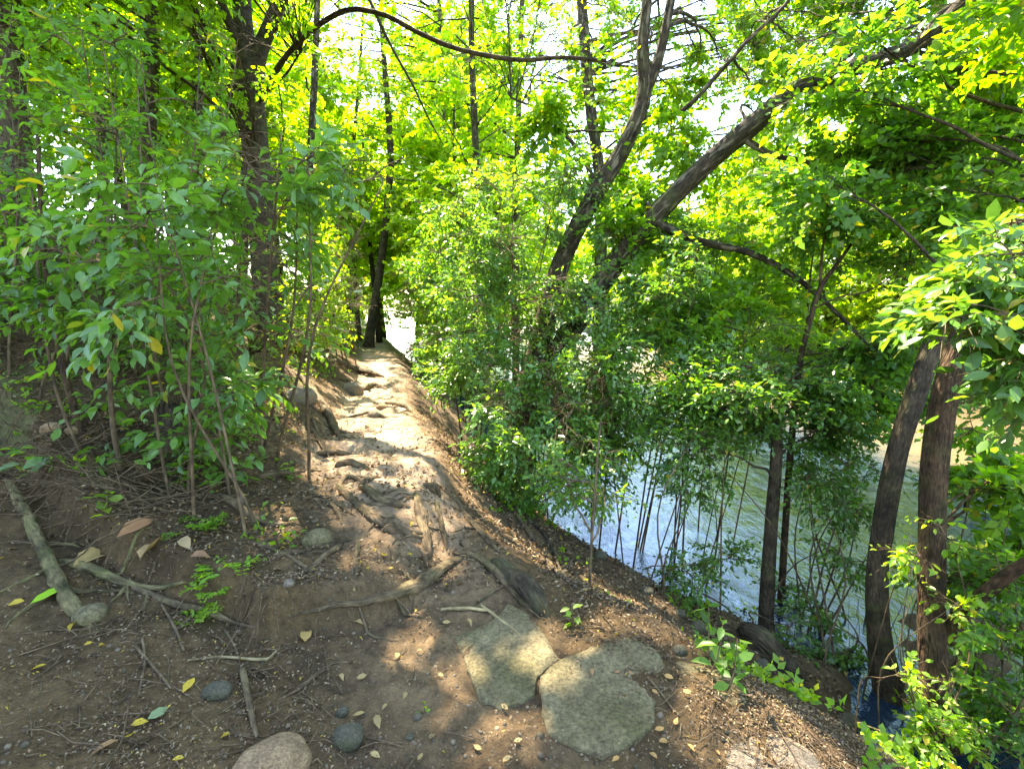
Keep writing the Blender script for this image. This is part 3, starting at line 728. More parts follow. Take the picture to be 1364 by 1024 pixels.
# trunks along and beyond the path
r = rs(17)
b = G(491, 463); d = depth(b)
st = stem_from([(491, 466, d, .19), (496, 420, d, .16), (503, 380, d, .15), (511, 320, d, .14), (517, 260, d, .13), (520, 190, d, .12), (510, 60, d, .10), (500, -150, d, .06)], 30)
cl = clump_region((400, 620), (-120, 230), (d - 2, d + 3), 26, (.7, 1.2), r)
plant('path_side_tree', 'dark trunk leaning right at the far end of the path, left of its bright opening', 'tree', [st], cl, 17, M['leaf'], M['bark_dark'], sides=14, flute=.03, flare=.3, **dict(CANOPY, pal='bright', L=.12, W=.08, nb=8, ns=5, nl=8))
d2 = d + 2.5
st = stem_from([(478, 440, d2, .10), (474, 390, d2, .09), (470, 340, d2, .085), (468, 240, d2, .08), (480, 80, d2, .06), (490, -100, d2, .03)], 20)
cl = clump_region((380, 520), (-100, 200), (d2 - 1, d2 + 3), 14, (.7, 1.2), r)
plant('path_side_tree', 'thin straight trunk just left of the leaning trunk at the path end', 'tree', [st], cl, 18, M['leaf'], M['bark_dark'], sides=10, **dict(CANOPY, pal='bright', L=.12, W=.08, nb=7, ns=4, nl=8))

UP = [  # label, stem control, clump region, palette
    ('tapering grey trunk rising beside the tip of the bare bough', [(800, 330, 10, .12), (798, 230, 10, .115), (785, 130, 10, .11), (775, 0, 10, .10), (770, -200, 10, .06)], ((620, 900), (-200, 260), (8.5, 12), 36), 'bright', [((770, 1080), (-220, 260), (9, 12.5), 60), ((600, 800), (-220, 150), (11, 14), 30)]),
    ('pale thin trunk crossed by the bare bough in the upper middle', [(640, 330, 13, .10), (632, 160, 13, .09), (628, 40, 13, .08), (632, -200, 13, .05)], ((440, 760), (-250, 260), (10, 15), 44), 'bright'),
    ('faint thin trunk between the pale one and the tapering one', [(688, 330, 16, .11), (690, 180, 16, .10), (694, 40, 16, .09), (702, -200, 16, .05)], ((480, 800), (-200, 280), (14, 18), 40), 'far'),
    ('thin dark trunk at the top left with a grey one beside it', [(190, 330, 7.8, .13), (196, 200, 7.8, .12), (203, 60, 7.8, .115), (207, -60, 7.6, .10), (210, -300, 7.4, .05)], ((20, 300), (-150, 160), (6.8, 9), 22), 'canopy'),
    ('grey trunk left of the big forked trunk, half hidden by leaves', [(268, 330, 10.5, .12), (264, 180, 10.5, .11), (263, 40, 10.5, .10), (262, -200, 10.5, .06)], ((150, 380), (-200, 200), (9.5, 13), 20), 'bright'),
    ('dark trunk cut by the left edge of the photo at the top', [(38, 420, 5.2, .15), (24, 250, 5.2, .14), (12, 100, 5.1, .135), (2, -30, 5, .13), (-10, -300, 4.8, .08)], ((-120, 160), (-250, 120), (4.4, 7), 20), 'canopy'),
    ('slim trunk on the uphill bank behind the big leaved shrub', [(135, 420, 8.8, .10), (138, 250, 8.8, .09), (130, 60, 8.8, .08), (120, -200, 8.6, .05)], ((0, 260), (-100, 260), (8, 11), 20), 'canopy'),
    ('faint slim trunk in the bright leaves above the path', [(586, 400, 19, .12), (590, 250, 19, .11), (588, 80, 19, .10), (580, -100, 19, .06)], ((430, 680), (-200, 300), (17, 22), 44), 'far', [((390, 660), (-160, 200), (17, 23), 60)]),
    ('slim trunk in the bright leaves right of the big forked trunk', [(415, 420, 11, .08), (412, 250, 11, .075), (420, 80, 11, .07), (430, -200, 11, .04)], ((370, 500), (-150, 280), (10, 14), 18), 'bright'),
]
for k, (lab, ctrl, reg, pal, *more) in enumerate(UP):
    r = rs(30 + k)
    far = ctrl[0][2] > 12
    st = stem_from(ctrl, 24)
    cl = clump_region(*reg, (.6, 1.0) if not far else (.8, 1.3), r)
    plant('woodland_tree', lab, 'tree', [st], cl, 30 + k, M['leaf'], M['bark_dark'] if k in (3, 5, 6) else M['bark_pale'], group='slim trees in the wood', sides=10, lump=.06, extra_clumps=[(clump_region(*q, (.7, 1.1), r), dict(cull=False, pal='canopy' if k == 0 else pal)) for q in (more[0] if more else [])],
          **dict(CANOPY, pal=pal, L=.10 if not far else .15, W=.066 if not far else .10, nb=8, ns=4, nl=8, twigs=not far))

# background trees: two kinds copied over the uphill wood, the path's end and the far bank
def proto(name, label, cat, seed, h, crown_z, cr, n, pal, L, group, bark):
    r = rs(seed)
    z = np.linspace(0, h, 14)
    pts = np.stack([.25 * np.sin(z * .5 + seed), .2 * np.cos(z * .4 + seed) - .2 * math.cos(seed), z - .15], 1); rad = .02 + .15 * (1 - z / h)
    cl = []
    while len(cl) < n:
        v = unit(r.normal(0, 1, 3)) * r.random() ** .4
        c = v * np.array([cr, cr, (h - crown_z) * .55]) + np.array([0, 0, (h + crown_z) / 2])
        cl.append([*c, r.uniform(.6, 1.0)])
    pts = pts + np.array([0, 0, 0]); root = plant(name, label, cat, [(pts, rad)], cl, seed, M['leaf'], bark, group=group, ground=False, sides=8,
          **dict(L=L, W=L * .7, pal=pal, nb=9, ns=4, nl=8, cull=False, twigs=False))
    return root
GB = 'trees on the far bank'
pB = proto('far_bank_tree', 'leafy yellow green tree in full sun on the far bank of the river', 'tree', 51, 8.0, .2, 2.7, 80, 'far', .17, GB, M['bark_pale'])
pB2 = proto('far_bank_tree', 'leafy yellow green tree in full sun on the far bank of the river', 'tree', 52, 9.5, .2, 2.4, 80, 'bright', .17, GB, M['bark_pale'])
GW = 'trees deep in the wood'
pW = proto('deep_wood_tree', 'pale green sunlit tree deep in the wood behind the nearer trunks', 'tree', 53, 10.5, .9, 2.4, 80, 'bright', .17, GW, M['bark_dark'])
r = rs(60)
first = {id(pB): True, id(pB2): True, id(pW): True}
def put(pr, x, y, sc):
    z = H(x, y) - .05
    if first.pop(id(pr), None):
        pr.location = (x, y, z); pr.scale = (sc, sc, sc); return
    copy_tree(pr, (x, y, z), r.uniform(0, 6.28), sc, pr['label'], pr['group'])
def at_s(s, y): return s / .96 + .33 - .29 * y
far = [(16.8, 7), (17.2, 11), (16.6, 14.5), (17.4, 18), (16.9, 21.5), (17.6, 25), (17, 29), (17.4, 34), (20, 9), (20.5, 16), (20, 23), (20.5, 30), (17.3, 3.0), (18, 40), (21, 38), (17, 46), (19, 5), (19.5, 12.5), (19.2, 19.5), (19.5, 27), (24.5, 20), (24, 27), (24, 34), (25, 44), (17, 53), (22, 55), (18.5, 0.5), (16.4, 9), (16.3, 12.8), (16.5, 5), (18.2, 8.5), (18.4, 12), (18.3, 14.6)]
for k, (s, y) in enumerate(far):
    put(pB if k % 2 == 0 else pB2, at_s(s + r.uniform(-.3, .3), y), y, (r.uniform(.8, 1.0) if s < 18 else r.uniform(1.1, 1.4)) if y > 15 else r.uniform(.72, .9))
for (x, y, sc) in [(-9, 14, .9), (-12.5, 17, 1), (-7.8, 19.5, .9), (-11, 24, 1.05), (-16, 22, 1.1), (-5.9, 22, .9), (-8, 31, 1.0), (-13, 33, 1.1), (-10.5, 10.5, .8), (-14, 11, 1), (-18, 14, 1.1), (-20, 30, 1.2), (-14, 44, 1.3), (-20, 40, 1.4),
                   (-1.6, 15.5, .62), (-1.6, 19, .75), (-2.4, 25, .85), (-3.6, 31, 1), (-2.4, 35, 1.2), (-9.5, 48, 1.3), (-13.5, 52, 1.3), (-.2, 45, 1.5), (-5, 55, 1.5), (4, 52, 1.5), (-18, 60, 1.6), (-9, 66, 1.7), (-7.2, 13.5, .75), (-9, 27, 1.1), (-10.8, 38, 1.2), (-10, 7.6, .8), (-12.5, 8.6, 1.0), (-15.5, 8, 1.1), (-8.6, 9, .75), (at_s(3.0, 17), 17, 1.0), (at_s(3.8, 22), 22, 1.45), (at_s(4.2, 27), 27, 1.7), (at_s(-4.6, 24), 24, 1.4), (at_s(-5, 29), 29, 1.6), (at_s(0, 46), 46, 1.9)]:
    put(pW, x, y, sc)

# ================================================================== SHRUBS
def shrub_stems(base_px, n, r, top, rad=.012, spread=.18, D=None, under=.5):
    """n stems from one foot up into the clump centre positions in top"""
    g = G(*base_px) if D is None else None
    out = []
    for k in range(n):
        b = (g if g is not None else np.array([*P(base_px[0], base_px[1], D)[:2], 0])).copy()
        t = np.array(top[k % len(top)][:3]) + r.normal(0, .08, 3)
        b[:2] = b[:2] * (1 - under) + t[:2] * under + r.normal(0, spread * .4, 2)
        if path_s(b[0], b[1]) > -.45 and path_s(b[0], b[1]) < .75 and b[1] < 14: b[0] = at_s(.8 if path_s(b[0], b[1]) > 0 else -.6, b[1])
        b[2] = H(b[0], b[1]) - .04
        m = b * .5 + t * .5 + np.array([*r.normal(0, .10, 2), .12])
        c = spline(np.array([[*b, rad], [*(b * .8 + m * .2 + np.array([0, 0, .06])), rad * .95], [*m, rad * .7], [*t, rad * .3]]), 14)
        out.append((c[:, :3], np.maximum(c[:, 3], .002)))
    return out

def shrub(name, label, base_px, n_stems, regions, seed, mat='gloss', group=None, rad=.012, spread=.18, D=None, cat='shrub', tmpl=T_DIAM, under=.5, **kw):
    r = rs(seed)
    cl = []
    for reg in regions: cl += clump_region(*reg, r)
    low = sorted(cl, key=lambda c: -c[2])
    st = shrub_stems(base_px, n_stems, r, low[:max(3, n_stems)], rad, spread, D, under)
    k2 = dict(L=.06, W=.030, pal='privet', nb=8, ns=5, nl=9, cull=True, spray=(.14, .26))
    k2.update(kw)
    return plant(name, label, cat, st, cl, seed, M[mat], M['twig'], group=group, stem_name='stem', crown_name='foliage', tmpl=tmpl, sides=7, ground=False, lump=.05, **k2)

# along the right edge of the path, nearest first
shrub('privet_shrub', 'glossy dark green shrub on the slope below the exposed roots', (690, 650), 6, [((640, 800), (520, 670), (4.2, 5.2), 26, (.18, .30)), ((700, 860), (480, 600), (4.6, 5.4), 18, (.2, .32))], 71, yellow=.008)
shrub('privet_shrub', 'big glossy shrub hiding the foot of the leaning tree', (640, 590), 8, [((590, 780), (230, 420), (4.8, 6.0), 34, (.22, .40)), ((590, 750), (400, 560), (4.9, 6.0), 30, (.22, .38))], 72, yellow=.006, pal='privet')
shrub('path_edge_shrub', 'yellow green shrub leaning over the right edge of the sunny path', (590, 530), 7, [((535, 650), (330, 490), (7.2, 9), 26, (.3, .45)), ((555, 680), (250, 360), (7.5, 9), 12, (.35, .5))], 73, pal='mid', mat='leaf', L=.07, W=.04)
shrub('path_edge_shrub', 'pale shrub crowding the path where it meets the bright opening', (566, 480), 6, [((548, 640), (320, 450), (10, 13), 16, (.45, .7))], 74, pal='bright', mat='leaf', L=.09, W=.055)
# over the water
shrub('water_edge_shrub', 'glossy shrub hanging over the water right of the leaning tree', (760, 690), 7, [((780, 960), (400, 500), (4.6, 5.6), 24, (.24, .38)), ((740, 900), (490, 610), (4.5, 5.4), 12, (.2, .32)), ((790, 960), (300, 420), (4.8, 5.8), 16, (.24, .38))], 75, D=5.7, pal='privet', L=.062)
shrub('water_edge_shrub', 'bright broad leaved shrub at the river under the low dead limb', (900, 740), 6, [((880, 1060), (380, 480), (5.0, 6.4), 16, (.25, .4))], 76, D=5.2, pal='canopy', mat='leaf', L=.075, W=.05)
shrub('thicket_shrub', 'thicket of thin upright stems around the slender trunk at the waterline', (960, 845), 16, [((880, 1000), (560, 800), (4.2, 5.0), 8, (.15, .24)), ((980, 1130), (620, 860), (4.2, 5.0), 7, (.15, .24))], 77, D=4.6, rad=.009, spread=.7, pal='mid', nb=7, ns=5, nl=8, L=.055, W=.03)
shrub('thicket_shrub', 'small leafy thicket between the slender trunk and the right pair', (1085, 880), 11, [((1060, 1180), (560, 700), (4.0, 4.8), 7, (.16, .24)), ((1070, 1170), (700, 900), (3.8, 4.5), 6, (.13, .2))], 78, D=4.2, rad=.010, spread=.45, pal='mid', nb=6, ns=4, nl=8, L=.055, W=.034)
shrub('water_edge_shrub', 'airy fine leaved bush spreading between the leaning tree and the slender trunk', (870, 800), 6, [((790, 1010), (430, 640), (4.4, 5.6), 22, (.18, .32)), ((1000, 1180), (420, 560), (4.4, 5.6), 14, (.18, .3))], 90, D=4.9, rad=.008, spread=.6, pal='canopy', mat='leaf', nb=6, ns=4, nl=7, L=.05, W=.032)
shrub('trunk_foot_shrub', 'bright leafy shoots around the feet of the two right trunks', (1225, 1010), 8, [((1190, 1310), (810, 990), (3.0, 3.5), 11, (.08, .14)), ((1190, 1290), (640, 760), (3.1, 3.6), 5, (.10, .16))], 79, D=3.2, rad=.006, spread=.5, pal='lime', mat='leaf', nb=5, ns=4, nl=7, L=.055, W=.036, spray=(.10, .18), tmpl=T_FINE)
shrub('wet_bank_shrub', 'dark leafy shrub in the bottom right corner over the blue water', (1350, 980), 9, [((1270, 1420), (760, 1010), (2.9, 3.8), 26, (.12, .22)), ((1290, 1440), (560, 740), (3.4, 4.2), 10, (.18, .28))], 80, D=3.3, rad=.009, spread=.5, pal='mid', mat='leaf', nb=6, ns=4, nl=8, L=.06, W=.035)
# close broad leaved boughs at the right edge
shrub('overhanging_shrub', 'close bright lime boughs of broad leaves reaching in at the right edge', (2000, 900), 5, [((1260, 1420), (365, 430), (1.9, 2.6), 11, (.10, .17)), ((1300, 1460), (420, 520), (1.9, 2.5), 8, (.10, .17)), ((1345, 1480), (290, 350), (2.0, 2.8), 4, (.12, .17))], 81, D=2.0, under=.0, rad=.016, spread=.3, pal='mid', mat='soft', nb=6, ns=4, nl=7, L=.085, W=.048, tmpl=T_FINE, spray=(.14, .24), flat=1.3, cull=False)
# left foreground, big leaves
BIG = dict(pal='mid', L=.088, W=.048, tmpl=T_FINE, spray=(.16, .3), nl=6, flat=1.1, nb=5, ns=3, droop=.35)
shrub('big_leaved_shrub', 'big leaved shrub with bare lower stems nearest on the left bank', (225, 650), 7, [((100, 310), (340, 470), (2.2, 2.9), 9, (.10, .2)), ((30, 380), (180, 340), (2.3, 3.6), 9, (.16, .28)), ((220, 350), (420, 580), (2.7, 3.6), 6, (.12, .2)), ((70, 330), (470, 620), (2.7, 3.5), 9, (.07, .13))], 82, rad=.009, spread=.7, **dict(BIG, pal='privet'))
shrub('big_leaved_shrub', 'shrub sending an arching twig of dark hanging leaves across the left trunk', (300, 560), 5, [((330, 520), (170, 280), (2.3, 3.2), 9, (.12, .20)), ((250, 420), (280, 420), (2.8, 3.6), 9, (.15, .24))], 83, rad=.012, **dict(BIG, pal='privet', L=.09, W=.05))
shrub('big_leaved_shrub', 'tall lighter green shrub filling the left edge of the photo', (60, 560), 14, [((-80, 200), (20, 220), (2.6, 4.2), 18, (.2, .34)), ((-100, 140), (200, 430), (2.6, 4.0), 13, (.16, .28)), ((120, 320), (60, 240), (3.4, 4.8), 13, (.22, .34))], 84, rad=.010, spread=1.0, **dict(BIG, pal='mid', mat='leaf', L=.07, W=.036, nl=8))
shrub('big_leaved_shrub', 'leafy shrub at the foot of the big forked trunk', (330, 450), 8, [((190, 440), (300, 450), (4.6, 6.2), 30, (.2, .38)), ((120, 320), (180, 330), (5, 6.4), 16, (.3, .5))], 85, rad=.014, spread=.6, **dict(BIG, pal='mid', mat='leaf', L=.085, W=.048, tmpl=T_DIAM))
shrub('bank_shrub', 'low bright undergrowth shrub between the big trunk and the path end', (420, 450), 9, [((380, 480), (350, 440), (7.5, 11), 20, (.3, .5)), ((395, 470), (250, 350), (8, 12), 12, (.4, .6))], 86, rad=.012, spread=1.0, pal='bright', mat='leaf', L=.08, W=.05)
shrub('bank_shrub', 'dark shrub high on the uphill bank at the far left', (60, 440), 14, [((-60, 240), (260, 500), (3.8, 6.2), 40, (.2, .4))], 87, rad=.011, spread=1.4, pal='mid', mat='leaf', L=.065, W=.036)
shrub('bank_shrub', 'bright background shrub left of the path opening', (440, 435), 8, [((400, 480), (290, 420), (13, 17), 22, (.6, 1.0))], 88, rad=.014, spread=1.0, pal='bright', mat='leaf', L=.12, W=.075)
shrub('glade_shrub', 'pale sunlit shrub beyond the bright opening of the path', (560, 450), 6, [((520, 640), (240, 420), (17, 24), 26, (.8, 1.3))], 89, rad=.02, spread=1.4, D=20, pal='far', mat='leaf', L=.15, W=.10, cull=False)

# bare upright stems on the left bank
for lab, ctrl in [('thick bare brown stem leaning left on the near left bank', [(118, 605, 3.1, .024), (92, 520, 3.1, .021), (75, 440, 3.1, .019), (58, 330, 3.0, .015), (50, 180, 3.0, .010)]),
                  ('bare grey stem rising from the soil below the big leaved shrub', [(160, 625, 2.9, .016), (150, 560, 2.9, .015), (146, 480, 2.85, .013), (150, 380, 2.8, .010), (140, 260, 2.8, .006)]),
                  ('thin bare stem between the two thicker ones on the left bank', [(112, 615, 2.95, .010), (75, 520, 2.95, .009), (55, 400, 2.9, .008), (42, 250, 2.9, .005)]),
                  ('thin pale stem close beside the dark stump', [(226, 662, 2.8, .009), (214, 600, 2.8, .0085), (205, 540, 2.8, .008), (190, 450, 2.8, .006), (180, 330, 2.8, .004)])]:
    st = stem_from(ctrl, 22); st = down_to_ground(*st)
    root = Tubes().one(*st, 9, 0, .08).build('bare_stem', M['bark_brown'] if 'brown' in lab else M['twig'], None, st[0][0])
    tag(root, lab, 'stem')

# ================================================================== GROUND PLANTS
def seedling(name, label, px, py, h, pairs, L, W, pal, seed, group=None, lean=.15, cat='plant', tmpl=T_FINE, stemsn=1):
    r = rs(seed); g = G(px, py)
    root = thing(name, label, cat, g - np.array([0, 0, .01]), group)
    TB = Tubes(); LV = Leaves(tmpl)
    for s_ in range(stemsn):
        a = r.uniform(0, 6.28); b = g + (np.array([*r.normal(0, h * .25, 2), 0]) if s_ else 0)
        b[2] = H(b[0], b[1]) - .01
        hh = h * r.uniform(.7, 1.1)
        tip = b + np.array([math.cos(a) * lean * hh, math.sin(a) * lean * hh, hh])
        pts = spline(np.array([b, b * .6 + tip * .4 + r.normal(0, .01, 3), tip]), 8)
        Tubes().one(pts, np.linspace(.0035, .0012, 8) * (1 + h), 5).build('stem', M['twig'], root)
        u = np.linspace(.3, 1, pairs)
        q = pts[np.minimum((u * 7).astype(int), 7)]
        for k in range(pairs):
            ph = k * 1.57 + a
            for sg in (0, math.pi):
                d = np.array([[math.cos(ph + sg), math.sin(ph + sg), r.uniform(-.1, .35)]]) + r.normal(0, .15, (1, 3))
                LV.add(q[k:k + 1] + unit(d) * .008, d, np.array([[0, 0, 1.0]]) + r.normal(0, .3, (1, 3)), L * r.uniform(.7, 1.15), W * r.uniform(.8, 1.1), colours(1, pal, r))
    LV.build('foliage', M['leaf'], root)
    return root

def feathery(name, label, px, py, n, ln, pal, seed, lat=1.0):
    """fern-like plant: many finely divided leaves"""
    r = rs(seed); g = G(px, py); root = thing(name, label, 'plant', g - np.array([0, 0, .01]))
    TB = Tubes(); LV = Leaves(T_DIAM)
    for k in range(n):
        b = g + np.array([*r.normal(0, .05 * lat, 2), 0]); b[2] = H(b[0], b[1])
        a = r.uniform(0, 6.28); d = np.array([math.cos(a), math.sin(a), r.uniform(.35, 1.1)]); d = unit(d)
        l = ln * r.uniform(.6, 1.15)
        u = np.linspace(0, 1, 7)[:, None]
        pts = b + d * u * l + np.array([0, 0, -.45]) * l * u ** 2
        Tubes().one(pts, np.linspace(.002, .0007, 7), 4).build('stem', M['twig'], root)
        side = unit(np.cross(d, [0, 0, 1.0]))
        for i in range(1, 7):
            for sg in (-1, 1):
                pl = l * .42 * (1 - i / 7.5)
                pd = unit(side * sg + d * .5)
                m = 5
                pp = pts[i] + pd * (np.linspace(.1, 1, m)[:, None] * pl)
                dd = np.tile(pd, (m, 1)) + r.normal(0, .5, (m, 3)); dd[:, 2] *= .4
                LV.add(pp, dd, np.array([[0, 0, 1.0]]) + r.normal(0, .25, (m, 3)), pl * .5 + .006, pl * .25 + .004, colours(m, pal, r))
    LV.build('foliage', M['leaf'], root)
    return root

seedling('yellow_seedling', 'seedling with glowing yellow green leaves on the left bank before the dark stump', 212, 610, .17, 2, .10, .05, 'lime', 101, stemsn=1)
feathery('feathery_plant', 'bright green feathery leaved plant hanging over the soil ledge', 300, 775, 10, .17, 'lime', 102)
feathery('feathery_plant', 'smaller feathery plant above the bright one on the ledge', 262, 700, 8, .14, 'canopy', 103)
seedling('seedling', 'broad leaved seedling at the left edge above the mossy root', 30, 625, .14, 2, .09, .06, 'lime', 104, stemsn=2)
seedling('seedling', 'green seedling beside the curled brown leaves', 140, 690, .12, 3, .075, .055, 'lime', 105, stemsn=2)
seedling('seedling', 'leafy seedling at the foot of the thin pale stem', 250, 640, .22, 4, .07, .045, 'canopy', 106, stemsn=4)
seedling('seedling', 'small bright seedling on the litter right of the dark stump', 330, 590, .15, 3, .07, .045, 'canopy', 107, stemsn=4)
seedling('seedling', 'sparse seedling on the shaded litter left of the sunny path', 385, 640, .10, 2, .05, .035, 'canopy', 108, stemsn=4)
seedling('seedling', 'seedling on the edge of the right slope beside the thin upright stem', 765, 835, .11, 3, .05, .03, 'canopy', 109, stemsn=2)
seedling('seedling', 'seedling with pale leaves on the steep bank behind the big slab', 945, 895, .26, 4, .08, .042, 'mid', 110, stemsn=3)
seedling('seedling', 'yellow green seedling at the edge of the shrubs beside the path', 640, 560, .25, 4, .06, .04, 'lime', 111, stemsn=4)
seedling('seedling', 'light green seedling in front of the glossy slope shrub', 705, 650, .3, 5, .055, .032, 'lime', 112, stemsn=5)
seedling('seedling', 'tiny green sprig on the bare soil between slab and ledge', 565, 945, .035, 2, .025, .015, 'lime', 113)
seedling('seedling', 'leafy seedling on the bank under the big forked trunk', 360, 510, .22, 4, .09, .055, 'mid', 114, stemsn=6)
seedling('seedling', 'cluster of seedlings beside the bank root left of the path', 310, 545, .25, 4, .09, .05, 'mid', 115, stemsn=6)

# thin upright stem on the slope
st = stem_from([(785, 835, 2.9, .010), (786, 760, 2.9, .009), (790, 690, 2.9, .008), (795, 620, 2.9, .007), (800, 560, 2.9, .005)], 22); st = down_to_ground(*st)
root = thing('thin_sapling', 'thin upright sapling stem on the slope behind the two slabs', 'tree', st[0][0])
Tubes().one(*st, 8, 0, .06).build('trunk', M['twig'], root)
LV = Leaves(T_FINE); TB = Tubes(); crown([st], clump_region((735, 850), (600, 700), (2.8, 3.3), 7, (.10, .16), rs(120)), LV, TB, rs(121), nb=5, ns=3, nl=6, L=.045, W=.024, pal='mid', spray=(.09, .16))
TB.build('branches', M['twig'], root); LV.build('crown', M['leaf'], root)

# ================================================================== ROOTS
def ground_tube(ctrl, n=None, lift=.35):
    """ctrl: px, py, thickness in px -> points hugging the ground"""
    pts = []
    for a, b, w in ctrl:
        g = G(a, b); pts.append([*g, .5 * w / F * depth(g)])
    s = spline(np.array(pts), n or 7 * len(pts))
    hh = height(s[:, 0], s[:, 1]); ker = np.array([1, 2, 3, 2, 1.0]) / 9
    hp = np.convolve(np.pad(hh, 2, mode='edge'), ker, 'valid')
    z = np.maximum(hp, .5 * hp + .5 * s[:, 2]) + s[:, 3] * lift
    u = np.linspace(0, 1, len(s)); tp = np.clip(np.minimum(u / .16, (1 - u) / .22), 0, 1) ** .6 * .72 + .28
    if lift < 1:
        z = z + s[:, 3] * (.35 * np.sin(u * len(ctrl) * 2.1 + ctrl[0][0])) - s[:, 3] * (1 - tp) * .9
        s[:, 3] *= tp
    return np.stack([s[:, 0], s[:, 1], z], 1), np.maximum(s[:, 3], .002)

GR = 'exposed roots'
ROOTS = [
    ('thick mossy root bending down at the left edge over the dark soil', [(8, 640, 12), (40, 692, 14), (66, 752, 15), (95, 808, 17), (142, 850, 12)], 'root_moss', .8),
    ('short dark root crossing under the curled brown leaves', [(74, 742, 12), (128, 764, 13), (185, 782, 10), (250, 775, 6)], 'root_moss', .6),
    ('long thin pale root along the lip of the soil ledge', [(166, 778, 8), (215, 798, 10), (285, 822, 9), (352, 838, 5)], 'root', .9),
    ('long knuckled root running from the ledge up to the middle of the path', [(385, 824, 6), (432, 811, 8), (490, 805, 11), (540, 791, 16), (560, 779, 19), (585, 764, 14), (612, 748, 10), (650, 742, 6)], 'root', .75),
    ('stubby pale root pointing down the middle of the path', [(553, 655, 9), (560, 690, 13), (567, 715, 13), (572, 746, 12)], 'root', .8),
    ('root lying across the sunlit path edge below the crossing pair', [(478, 648, 10), (500, 664, 12), (522, 671, 11), (546, 676, 8)], 'root', .7),
    ('root with a dark hollow under it beside the crossing pair', [(448, 645, 9), (470, 668, 11), (496, 690, 12), (518, 704, 9)], 'root', .8),
    ('short light root knob just left of the stubby pale root', [(510, 708, 10), (530, 706, 14), (549, 714, 10)], 'root', .6),
    ('root edging the sunny patch on the lower left bank', [(288, 656, 9), (320, 680, 11), (352, 697, 11), (402, 699, 6)], 'root', .7),
    ('thin wavy root above the sunny patch on the left bank', [(355, 672, 5), (410, 665, 5), (448, 675, 6), (477, 689, 4)], 'root', .8),
    ('upper of two thin roots meeting near the green stone', [(352, 752, 5), (410, 735, 7), (460, 714, 7)], 'root', .8),
    ('lower of two thin roots meeting near the green stone', [(348, 792, 5), (398, 768, 6), (440, 738, 7), (462, 716, 5)], 'root', .8),
    ('log like root slanting down the bank left of the path', [(392, 498, 9), (415, 522, 12), (438, 556, 12), (456, 588, 9)], 'root', .9),
    ('root running to the path end on its left side', [(436, 482, 7), (470, 491, 9), (512, 502, 6)], 'root', .8),
    ('thin root just below the one at the path end', [(425, 500, 4), (455, 507, 5), (490, 517, 4)], 'root', .8),
    ('root forming a step across the upper path', [(484, 520, 8), (500, 516, 9), (516, 519, 6)], 'root', .7),
    ('root forming a step across the middle of the path', [(446, 622, 8), (470, 618, 10), (494, 626, 7)], 'root', .6),
    ('forked root tip reaching into the path from the left', [(444, 656, 6), (458, 640, 7), (474, 640, 6), (496, 652, 4)], 'root', .8),
    ('short root stub between the forked tip and the sunny path', [(478, 648, 6), (492, 640, 8), (503, 633, 6)], 'root', .8),
    ('thin looping root on the bank under the log like root', [(408, 598, 4), (404, 565, 5), (416, 560, 5), (428, 596, 6)], 'root', .9),
    ('root ridge on the shaded bank above the green stone', [(340, 640, 8), (380, 632, 9), (428, 628, 6)], 'root', .6),
    ('thin dark root on the upper bank left of the log like root', [(330, 578, 5), (352, 562, 6), (384, 553, 5)], 'root', .7),
    ('thin root crossing the path above the middle step', [(462, 556, 5), (492, 552, 6), (520, 560, 4)], 'root', .7),
    ('pale root tangle edge running down beside the dark hollow', [(600, 735, 8), (632, 742, 9), (662, 765, 11), (690, 796, 10), (720, 824, 7)], 'root', .8),
    ('thin root dangling down the soil at the left of the middle path', [(478, 720, 6), (474, 750, 7), (476, 790, 4)], 'root', .6),
    ('dark root along the lip of the right slope', [(600, 652, 6), (622, 690, 7), (650, 722, 7), (676, 742, 5)], 'root', .6),
    ('thin root straggling down the right slope', [(640, 640, 5), (690, 690, 6), (730, 745, 5), (755, 790, 3)], 'root', .8),
    ('root on the shaded bank just above the log like root', [(372, 520, 5), (392, 545, 6), (420, 580, 5), (440, 610, 4)], 'root', .8),
    ('short thick root dipping from the bank into the sunny path', [(420, 602, 8), (446, 606, 10), (470, 604, 6)], 'root', .8),
    ('crooked root between the forked tip and the sunny patch', [(398, 650, 5), (420, 660, 7), (446, 678, 6), (456, 700, 4)], 'root', .8),
    ('root parallel to the stubby pale one on its right', [(580, 664, 5), (588, 700, 8), (596, 735, 5)], 'root', .8),
    ('pale crossing root near the top of the path on the right', [(512, 536, 5), (532, 541, 6), (552, 552, 4)], 'root', .8),
    ('long thin root trailing over the litter toward the feathery plant', [(300, 720, 4), (345, 728, 5), (400, 752, 5), (440, 772, 3)], 'root', .8),
]
